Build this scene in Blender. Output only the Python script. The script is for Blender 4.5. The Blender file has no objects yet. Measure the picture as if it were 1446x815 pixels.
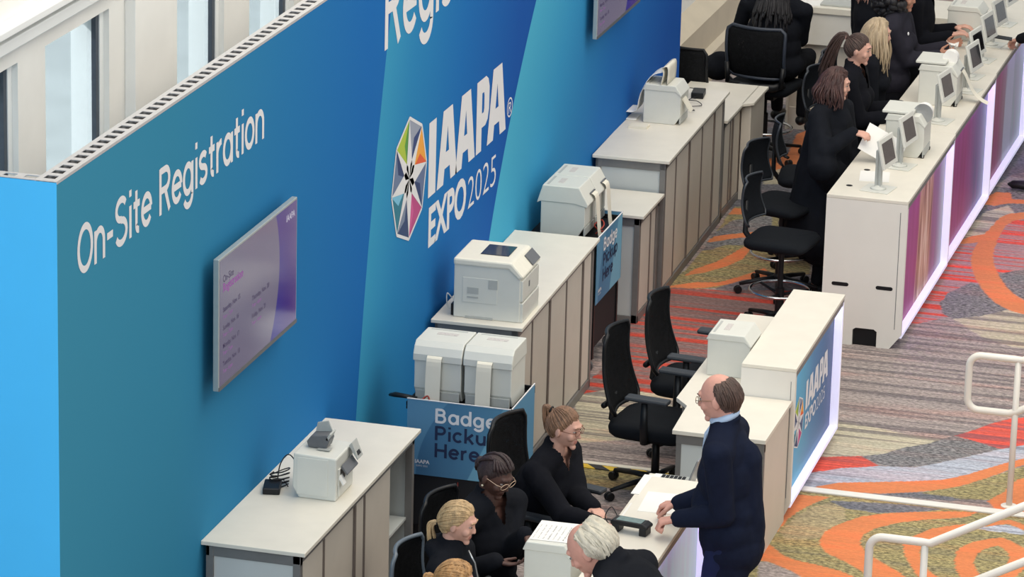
import bpy, bmesh, math, random
import numpy as np
from mathutils import Vector, Matrix
S = bpy.context.scene
COL = S.collection
rnd = random.Random(7)
PI = math.pi

# ------------------------------------------------------------------ colours and materials
def lin(c):
    c = c / 255.0
    return c / 12.92 if c <= .04045 else ((c + .055) / 1.055) ** 2.4
def rgb(r, g, b): return (lin(r), lin(g), lin(b), 1.0)

class NT:
    """small helper around a node tree"""
    def __init__(s, mat): s.t = mat.node_tree; s.n = s.t.nodes; s.l = s.t.links
    def new(s, kind, **kw):
        n = s.n.new(kind)
        for k, v in kw.items(): setattr(n, k, v)
        return n
    def put(s, sock, v):
        if isinstance(v, bpy.types.NodeSocket): s.l.new(v, sock)
        elif v is not None: sock.default_value = v
    def math(s, op, a, b=None, c=None, clamp=False):
        n = s.new('ShaderNodeMath', operation=op); n.use_clamp = clamp
        s.put(n.inputs[0], a)
        if b is not None: s.put(n.inputs[1], b)
        if c is not None: s.put(n.inputs[2], c)
        return n.outputs[0]
    def mix(s, f, a, b, mode='MIX'):
        n = s.new('ShaderNodeMix', data_type='RGBA', blend_type=mode)
        s.put(n.inputs[0], f); s.put(n.inputs[6], a); s.put(n.inputs[7], b)
        return n.outputs[2]
    def ramp(s, f, stops):
        n = s.new('ShaderNodeValToRGB'); e = n.color_ramp.elements
        while len(e) < len(stops): e.new(.5)
        for i, (p, c) in enumerate(stops): e[i].position = p; e[i].color = c
        s.put(n.inputs[0], f); return n.outputs[0]
    def noise(s, scale, vec=None, detail=3, rough=.55):
        n = s.new('ShaderNodeTexNoise'); n.inputs['Scale'].default_value = scale
        n.inputs['Detail'].default_value = detail; n.inputs['Roughness'].default_value = rough
        if vec is not None: s.l.new(vec, n.inputs['Vector'])
        return n.outputs['Fac']

MATS = {}
def mat(name, c, rough=.5, metal=0, spec=None, noise=0, nscale=30, bump=0, bscale=200, emit=None, es=0, sheen=0, coat=0, alpha=1, trans=0, stretch=None):
    if name in MATS: return MATS[name]
    m = bpy.data.materials.new(name); m.use_nodes = True
    N = NT(m); b = N.n['Principled BSDF']
    b.inputs['Base Color'].default_value = c; b.inputs['Roughness'].default_value = rough
    b.inputs['Metallic'].default_value = metal
    if spec is not None: b.inputs['Specular IOR Level'].default_value = spec
    if sheen: b.inputs['Sheen Weight'].default_value = sheen
    if coat: b.inputs['Coat Weight'].default_value = coat
    if trans: b.inputs['Transmission Weight'].default_value = trans
    if alpha < 1: b.inputs['Alpha'].default_value = alpha
    tc = N.new('ShaderNodeTexCoord').outputs['Object']
    if stretch:
        mp = N.new('ShaderNodeMapping'); mp.inputs['Scale'].default_value = stretch
        N.l.new(tc, mp.inputs['Vector']); tc = mp.outputs[0]
    if noise:
        f = N.noise(nscale, tc)
        dark = tuple(v * (1 - noise) for v in c[:3]) + (1,); lite = tuple(min(1, v * (1 + noise)) for v in c[:3]) + (1,)
        N.put(b.inputs['Base Color'], N.ramp(f, [(.3, dark), (.7, lite)]))
    if bump:
        bn = N.new('ShaderNodeBump'); bn.inputs['Strength'].default_value = bump; bn.inputs['Distance'].default_value = .01
        N.put(bn.inputs['Height'], N.noise(bscale, tc)); N.l.new(bn.outputs[0], b.inputs['Normal'])
    if emit:
        b.inputs['Emission Color'].default_value = emit; b.inputs['Emission Strength'].default_value = es
    MATS[name] = m
    return m

LAM = mat('white_laminate', rgb(223, 217, 204), .38, noise=.03, nscale=6)
PANEL = mat('cream_panel', rgb(206, 198, 186), .5, noise=.03, nscale=5)
PANELG = mat('grey_panel', rgb(196, 200, 198), .5, noise=.02, nscale=5)
ALU = mat('anodised_aluminium', rgb(128, 126, 124), .45, metal=.35, noise=.05, nscale=12)
GAP = mat('shadow_gap', rgb(70, 62, 56), .8, noise=.1)
WHITEM = mat('white_painted_board', rgb(226, 222, 214), .45, noise=.02, nscale=4)
PLAST = mat('white_printer_plastic', rgb(212, 212, 204), .42, noise=.02, nscale=9)
PLASTG = mat('light_grey_plastic', rgb(176, 178, 174), .45, noise=.03)
DPLAST = mat('dark_grey_plastic', rgb(96, 98, 102), .45, noise=.05)
BLKP = mat('black_plastic', rgb(22, 23, 26), .42, spec=.3, noise=.1, bump=.05)
BLKSEAT = mat('black_seat_fabric', rgb(20, 23, 28), .9, spec=.15, noise=.15, nscale=90, bump=.15, bscale=500)
ARMP = mat('charcoal_arm_pad', rgb(54, 58, 64), .5, spec=.3, noise=.05)
CHROME = mat('chrome', rgb(205, 207, 210), .16, metal=1, noise=.02)
STEEL = mat('brushed_steel', rgb(170, 172, 174), .32, metal=.8, noise=.05)
PAPER = mat('paper', rgb(232, 230, 226), .8, noise=.015, nscale=8)
PAPERC = mat('cream_label_stock', rgb(226, 220, 204), .7, noise=.02, nscale=8)
INK = mat('grey_ink', rgb(120, 120, 124), .8, noise=.1)
CABLE = mat('black_cable', rgb(18, 18, 20), .5, noise=.1)
REDCABLE = mat('red_cable', rgb(150, 48, 36), .5, noise=.1)
WHITEINK = mat('white_print', rgb(226, 226, 228), .6, noise=.01)
NAVYINK = mat('navy_print', rgb(22, 38, 74), .6, noise=.02)
LED = mat('led_strip', rgb(240, 240, 255), .5, noise=.01, emit=(.74, .84, 1, 1), es=16)
GLOW = mat('edge_lit_acrylic', rgb(226, 224, 240), .5, noise=.01, emit=(.74, .72, 1, 1), es=.45)
LEDP = mat('violet_led_strip', rgb(220, 200, 255), .5, noise=.01, emit=(.56, .26, 1, 1), es=22)
SCR = mat('tablet_screen', rgb(62, 58, 54), .12, noise=.25, nscale=25, coat=.5)
SCRD = mat('dark_tablet_screen', rgb(24, 22, 24), .12, noise=.2, nscale=25, coat=.5)
RAIL = mat('white_painted_steel', rgb(226, 220, 210), .35, noise=.02, nscale=6)

def meshmat():
    """open black mesh of the chair backs: fine holes in a woven net"""
    m = bpy.data.materials.new('black_mesh_net'); m.use_nodes = True
    N = NT(m); b = N.n['Principled BSDF']; b.inputs['Roughness'].default_value = .8; b.inputs['Specular IOR Level'].default_value = .15
    tc = N.new('ShaderNodeTexCoord').outputs['Object']
    v = N.new('ShaderNodeTexVoronoi'); v.inputs['Scale'].default_value = 130; N.l.new(tc, v.inputs['Vector'])
    a = N.math('GREATER_THAN', v.outputs['Distance'], .25)
    N.put(b.inputs['Base Color'], N.ramp(N.noise(40, tc), [(.3, rgb(9, 10, 12)), (.7, rgb(20, 21, 24))]))
    N.put(b.inputs['Alpha'], N.math('MULTIPLY_ADD', a, .5, .5))
    return m
NET = meshmat()

# ------------------------------------------------------------------ mesh builder
class MB:
    def __init__(s): s.v = []; s.f = []; s.m = []; s.mi = 0
    def add(s, vs, fs):
        o = len(s.v); s.v += [tuple(v) for v in vs]
        s.f += [tuple(i + o for i in f) for f in fs]; s.m += [s.mi] * len(fs); return s
    def box(s, x0, y0, z0, x1, y1, z1):
        vs = [(x, y, z) for x in (x0, x1) for y in (y0, y1) for z in (z0, z1)]
        return s.add(vs, [(0, 1, 3, 2), (4, 6, 7, 5), (0, 4, 5, 1), (2, 3, 7, 6), (0, 2, 6, 4), (1, 5, 7, 3)])
    def obox(s, c, h, M):
        """oriented box: centre, half sizes, 3x3 matrix"""
        c = Vector(c)
        vs = [c + M @ Vector((x * h[0], y * h[1], z * h[2])) for x in (-1, 1) for y in (-1, 1) for z in (-1, 1)]
        return s.add(vs, [(0, 1, 3, 2), (4, 6, 7, 5), (0, 4, 5, 1), (2, 3, 7, 6), (0, 2, 6, 4), (1, 5, 7, 3)])
    def prism(s, poly, axis, a, b):
        """extrude a 2-D outline along x ('yz'), y ('xz') or z ('xy')"""
        def P(u, w, t): return {'x': (t, u, w), 'y': (u, t, w), 'z': (u, w, t)}[axis]
        n = len(poly); vs = [P(u, w, a) for u, w in poly] + [P(u, w, b) for u, w in poly]
        fs = [tuple(range(n))[::-1], tuple(range(n, 2 * n))] + [(i, (i + 1) % n, (i + 1) % n + n, i + n) for i in range(n)]
        return s.add(vs, fs)
    def tube(s, pts, r, n=10, flat=1.0, closed=False):
        pts = [Vector(p) for p in pts]; k = len(pts)
        rr = r if isinstance(r, (list, tuple)) else [r] * k
        vs = []; prev = None
        for i, p in enumerate(pts):
            if closed: d = (pts[(i + 1) % k] - pts[i - 1])
            else: d = (pts[min(i + 1, k - 1)] - pts[max(i - 1, 0)])
            d = d.normalized() if d.length > 1e-9 else Vector((0, 0, 1))
            if prev is None:
                up = Vector((0, 0, 1)) if abs(d.z) < .9 else Vector((1, 0, 0))
                a = d.cross(up).normalized()
            else:
                a = prev - d * prev.dot(d)
                a = a.normalized() if a.length > 1e-6 else d.orthogonal().normalized()
            prev = a; b = d.cross(a)
            for j in range(n):
                t = 2 * PI * j / n
                vs.append(p + (a * math.cos(t) + b * math.sin(t) * flat) * rr[i])
        fs = []
        for i in range(k if closed else k - 1):
            for j in range(n):
                i2 = (i + 1) % k
                fs.append((i * n + j, i * n + (j + 1) % n, i2 * n + (j + 1) % n, i2 * n + j))
        if not closed: fs += [tuple(range(n))[::-1], tuple(range((k - 1) * n, k * n))]
        return s.add(vs, fs)
    def cap(s, a, b, ra, rb, n=14):
        """tapered capsule"""
        a = Vector(a); b = Vector(b); d = b - a
        d = d.normalized() if d.length > 1e-7 else Vector((0, 0, 1))
        pts = []; rs = []
        for t in (80, 60, 35, 12): q = math.radians(t); pts.append(a - d * ra * math.sin(q)); rs.append(ra * math.cos(q))
        for t in (12, 35, 60, 80): q = math.radians(t); pts.append(b + d * rb * math.sin(q)); rs.append(rb * math.cos(q))
        return s.tube(pts, rs, n)
    def ell(s, c, r, R=None, n=20, m=12):
        c = Vector(c); R = R or Matrix.Identity(3); vs = []
        for i in range(m + 1):
            t = PI * i / m
            for j in range(n):
                p = 2 * PI * j / n
                vs.append(c + R @ Vector((r[0] * math.sin(t) * math.cos(p), r[1] * math.sin(t) * math.sin(p), r[2] * math.cos(t))))
        fs = [(i * n + j, (i + 1) * n + j, (i + 1) * n + (j + 1) % n, i * n + (j + 1) % n) for i in range(m) for j in range(n)]
        return s.add(vs, fs)
    def lathe(s, prof, c=(0, 0, 0), n=24):
        vs = []; k = len(prof)
        for r, z in prof:
            for j in range(n):
                t = 2 * PI * j / n; vs.append((c[0] + r * math.cos(t), c[1] + r * math.sin(t), c[2] + z))
        fs = [(i * n + j, i * n + (j + 1) % n, (i + 1) * n + (j + 1) % n, (i + 1) * n + j) for i in range(k - 1) for j in range(n)]
        fs += [tuple(range(n))[::-1], tuple(range((k - 1) * n, k * n))]
        return s.add(vs, fs)
    def grid(s, fn, nu, nv, closed_u=False):
        vs = [fn(i / nu, j / nv) for i in range(nu + (0 if closed_u else 1)) for j in range(nv + 1)]
        w = nv + 1; L = nu if closed_u else nu + 1
        fs = [(i * w + j, ((i + 1) % L) * w + j, ((i + 1) % L) * w + j + 1, i * w + j + 1) for i in range(nu) for j in range(nv)]
        return s.add(vs, fs)
    def build(s, name, m, parent=None, loc=None, bevel=0, smooth=False, clean=False):
        me = bpy.data.meshes.new(name); me.from_pydata(s.v, [], s.f)
        for mm in (m if isinstance(m, (list, tuple)) else [m]): me.materials.append(mm)
        if isinstance(m, (list, tuple)): me.polygons.foreach_set('material_index', s.m)
        if clean:
            bm = bmesh.new(); bm.from_mesh(me); bmesh.ops.remove_doubles(bm, verts=bm.verts, dist=1e-5)
            bmesh.ops.dissolve_degenerate(bm, edges=bm.edges, dist=1e-6)
            bmesh.ops.recalc_face_normals(bm, faces=bm.faces); bm.to_mesh(me); bm.free()
        if smooth: me.polygons.foreach_set('use_smooth', [True] * len(me.polygons))
        me.update()
        o = bpy.data.objects.new(name, me); COL.objects.link(o)
        if parent is not None: o.parent = parent
        if loc is not None: o.location = loc
        if bevel:
            b = o.modifiers.new('bevel', 'BEVEL'); b.width = bevel; b.segments = 2; b.limit_method = 'ANGLE'; b.angle_limit = math.radians(40)
        return o

def tag(o, label=None, cat=None, group=None, kind=None):
    if label: o['label'] = label
    if cat: o['category'] = cat
    if group: o['group'] = group
    if kind: o['kind'] = kind
    return o
def thing(name, label, cat, loc=(0, 0, 0), rz=0, group=None):
    o = bpy.data.objects.new(name, None); COL.objects.link(o); o.empty_display_size = .1
    o.location = loc; o.rotation_euler = (0, 0, rz)
    return tag(o, label, cat, group)
def copy_tree(root, loc, rz, label, group=None, skip=()):
    def cp(o, parent):
        c = o.copy(); COL.objects.link(c); c.parent = parent
        for ch in [k for k in bpy.data.objects if k.parent is o]:
            if ch.name.split('.')[0] not in skip: cp(ch, c)
        return c
    r = cp(root, None); r.location = loc; r.rotation_euler = (0, 0, rz); r['label'] = label
    if group: r['group'] = group
    return r

def text_verts(txt, bold=0.0, extrude=0.0, spacing=1.0):
    cu = bpy.data.curves.new('t', 'FONT'); cu.body = txt; cu.size = 1; cu.offset = bold; cu.resolution_u = 4
    cu.space_character = spacing; cu.fill_mode = 'BOTH'
    ob = bpy.data.objects.new('t', cu); COL.objects.link(ob)
    dg = bpy.context.evaluated_depsgraph_get(); me = bpy.data.meshes.new_from_object(ob.evaluated_get(dg))
    vs = [(v.co.x, v.co.y) for v in me.vertices]; fs = [tuple(p.vertices) for p in me.polygons]
    bpy.data.objects.remove(ob); bpy.data.curves.remove(cu); bpy.data.meshes.remove(me)
    return vs, fs
def text(name, txt, m, parent, O, U, V, w=None, h=None, bold=0.0, lift=.001, label=None, spacing=1.0, capbase=False):
    """lettering laid flat on a plane: origin O (lower left), unit directions U, V; w = width, h = height of the box"""
    vs, fs = text_verts(txt, bold, 0, spacing)
    x0 = min(v[0] for v in vs); x1 = max(v[0] for v in vs); y0 = min(v[1] for v in vs); y1 = max(v[1] for v in vs)
    if capbase: y0 = 0.0; y1 = .70
    if w is None: sx = sy = h / (y1 - y0)
    elif h is None: sx = sy = w / (x1 - x0)
    else: sx = w / (x1 - x0); sy = h / (y1 - y0)
    O = Vector(O); U = Vector(U); V = Vector(V); n = U.cross(V).normalized()
    mb = MB(); mb.add([O + U * ((a - x0) * sx) + V * ((b - y0) * sy) + n * lift for a, b in vs], fs)
    o = mb.build(name, m, parent)
    if label: o['label'] = label
    return o

# a plain grotesque drawn with strokes, for the big printed words
def _arc(cx, cy, rx, ry, a0, a1, n=14): return [(cx + rx * math.cos(math.radians(a0 + (a1 - a0) * i / n)), cy + ry * math.sin(math.radians(a0 + (a1 - a0) * i / n))) for i in range(n + 1)]
_XH = .50
GL = {
 'O': (.66, [_arc(.33, .35, .28, .31, 0, 360, 28)]),
 'o': (.50, [_arc(.25, .25, .20, .21, 0, 360, 24)]),
 'a': (.52, [_arc(.24, .25, .195, .21, 0, 360, 24), [(.45, .48), (.45, .0)]]),
 'd': (.53, [_arc(.24, .25, .195, .21, 0, 360, 24), [(.455, .73), (.455, .0)]]),
 'g': (.53, [_arc(.24, .25, .195, .21, 0, 360, 24), [(.45, .48), (.45, -.02)] + _arc(.255, -.01, .195, .155, 0, -160, 12)]),
 'p': (.53, [_arc(.28, .25, .195, .21, 0, 360, 24), [(.07, .48), (.07, -.19)]]),
 'e': (.50, [_arc(.25, .25, .20, .21, 3, 322, 24) , [(.06, .255), (.45, .255)]]),
 'c': (.47, [_arc(.25, .25, .20, .21, 42, 318, 22)]),
 'n': (.50, [[(.07, .0), (.07, .48)], [(.07, .25)] + _arc(.25, .28, .18, .18, 165, 0, 12) + [(.43, .0)]]),
 'u': (.50, [[(.43, .48), (.43, .0)], [(.07, .48), (.07, .20)] + _arc(.25, .22, .18, .18, 180, 350, 12)]),
 'r': (.33, [[(.07, .0), (.07, .48)], [(.07, .24)] + _arc(.28, .25, .21, .20, 170, 88, 8)]),
 'i': (.17, [[(.085, .0), (.085, .48)], [(.085, .61), (.085, .71)]]),
 't': (.34, [[(.15, .64), (.15, .12)] + _arc(.25, .13, .10, .09, 180, 280, 6), [(.02, .44), (.30, .44)]]),
 's': (.45, [_arc(.22, .365, .155, .098, 28, 270, 14) + _arc(.22, .148, .165, .112, 90, -150, 14)]),
 'S': (.58, [_arc(.29, .52, .21, .145, 25, 270, 16) + _arc(.29, .195, .23, .165, 90, -155, 16)]),
 '-': (.34, [[(.04, .27), (.29, .27)]]), ' ': (.24, []),
 'k': (.48, [[(.07, 0), (.07, .73)], [(.42, .48), (.09, .19)], [(.20, .28), (.44, .0)]]),
 'R': (.58, [[(.08, 0), (.08, .70)], [(.08, .655), (.30, .655)] + _arc(.32, .505, .17, .15, 90, -90, 10) + [(.08, .355)], [(.30, .35), (.50, .0)]]),
 'P': (.56, [[(.08, 0), (.08, .70)], [(.08, .655), (.30, .655)] + _arc(.31, .49, .18, .165, 90, -90, 10) + [(.08, .325)]]),
 'B': (.58, [[(.08, 0), (.08, .70)], [(.08, .655), (.29, .655)] + _arc(.30, .52, .15, .135, 90, -90, 10) + [(.08, .385)], [(.29, .385)] + _arc(.31, .215, .18, .17, 90, -90, 10) + [(.08, .045)]]),
 'H': (.63, [[(.08, 0), (.08, .70)], [(.55, 0), (.55, .70)], [(.08, .36), (.55, .36)]]),
}
def sign(name, txt, m, parent, O, U, V, cap, w=None, wt=.09, track=.03, lift=.001, label=None):
    O = Vector(O); U = Vector(U); V = Vector(V); n = U.cross(V).normalized(); tot = sum(GL[c][0] + track for c in txt) - track
    sy = cap / .70; sx = (w / tot) if w else sy; mb = MB(); x = 0
    lay = [0]
    def put(poly, k=0): mb.add([O + U * (a * sx) + V * (b * sy) + n * (lift + lay[0] * .00012) for a, b in poly], [tuple(range(len(poly)))])
    for c in txt:
        for st in GL[c][1]:
            lay[0] = (lay[0] + 1) % 5
            P = [Vector((a + x, b)) for a, b in st]; N_ = len(P); closed = (P[0] - P[-1]).length < 1e-4
            nor = []
            for i in range(N_):
                if closed: d = P[(i + 1) % (N_ - 1)] - P[(i - 1) % (N_ - 1)]
                else: d = P[min(i + 1, N_ - 1)] - P[max(i - 1, 0)]
                d = d.normalized(); nor.append(Vector((-d.y, d.x)) * wt / 2)
            L_ = [P[i] + nor[i] for i in range(N_)]; R_ = [P[i] - nor[i] for i in range(N_)]
            for i in range(N_ - 1): put([tuple(R_[i]), tuple(R_[i + 1]), tuple(L_[i + 1]), tuple(L_[i])])
        x += GL[c][0] + track
    o = mb.build(name, m, parent)
    if label: o['label'] = label
    return o

def struct(o, cat=None): o['kind'] = 'structure'; return o
# ------------------------------------------------------------------ camera
cam_d = bpy.data.cameras.new('camera'); cam = bpy.data.objects.new('camera', cam_d); COL.objects.link(cam); S.camera = cam
yaw, pit, rol = .264425, .301243, .0265332
fw = Vector((-math.sin(yaw) * math.cos(pit), math.cos(yaw) * math.cos(pit), -math.sin(pit)))
rt = fw.cross(Vector((0, 0, 1))).normalized(); up = rt.cross(fw)
r2 = rt * math.cos(rol) + up * math.sin(rol); u2 = -rt * math.sin(rol) + up * math.cos(rol)
Mx = Matrix((r2, u2, -fw)).transposed().to_4x4(); Mx.translation = Vector((6.4184, -15.9072, 8.2427)); cam.matrix_world = Mx
cam_d.sensor_width = 36; cam_d.lens = 5619.352 / 1446 * 36; cam_d.clip_end = 200

# ------------------------------------------------------------------ light
W = bpy.data.worlds.new('world'); S.world = W; W.use_nodes = True
W.node_tree.nodes['Background'].inputs[0].default_value = (.86, .94, 1.0, 1); W.node_tree.nodes['Background'].inputs[1].default_value = .58
def area(name, loc, target, sx, sy, power, c):
    l = bpy.data.lights.new(name, 'AREA'); l.shape = 'RECTANGLE'; l.size = sx; l.size_y = sy; l.energy = power; l.color = c
    o = bpy.data.objects.new(name, l); COL.objects.link(o); o.location = loc
    d = Vector(target) - Vector(loc); o.rotation_euler = d.to_track_quat('-Z', 'Y').to_euler(); return o
area('hall_ceiling_lamp', (4.0, 6.0, 11.0), (1.5, 7.5, 0), 9, 16, 1500, (1.0, .90, .76))
area('atrium_daylight', (-1.0, -14, 10), (0.5, 6, 1), 12, 8, 1900, (.86, .94, 1.0))
sl = bpy.data.lights.new('outdoor_sun', 'SUN'); sl.energy = 3.2; sl.angle = .02; sl.color = (1, .98, .95)
so = bpy.data.objects.new('outdoor_sun', sl); COL.objects.link(so); so.rotation_euler = Vector((.60, .62, -.58)).to_track_quat('-Z', 'Y').to_euler()
S.view_settings.view_transform = 'Standard'; S.view_settings.look = 'None'; S.view_settings.gamma = 1
S.view_settings.use_curve_mapping = False; S.view_settings.exposure = 0.0

# ------------------------------------------------------------------ carpet
STRIP_Y = 6.36
C_GB = (128, 112, 108); C_GB2 = (92, 86, 86)
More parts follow.
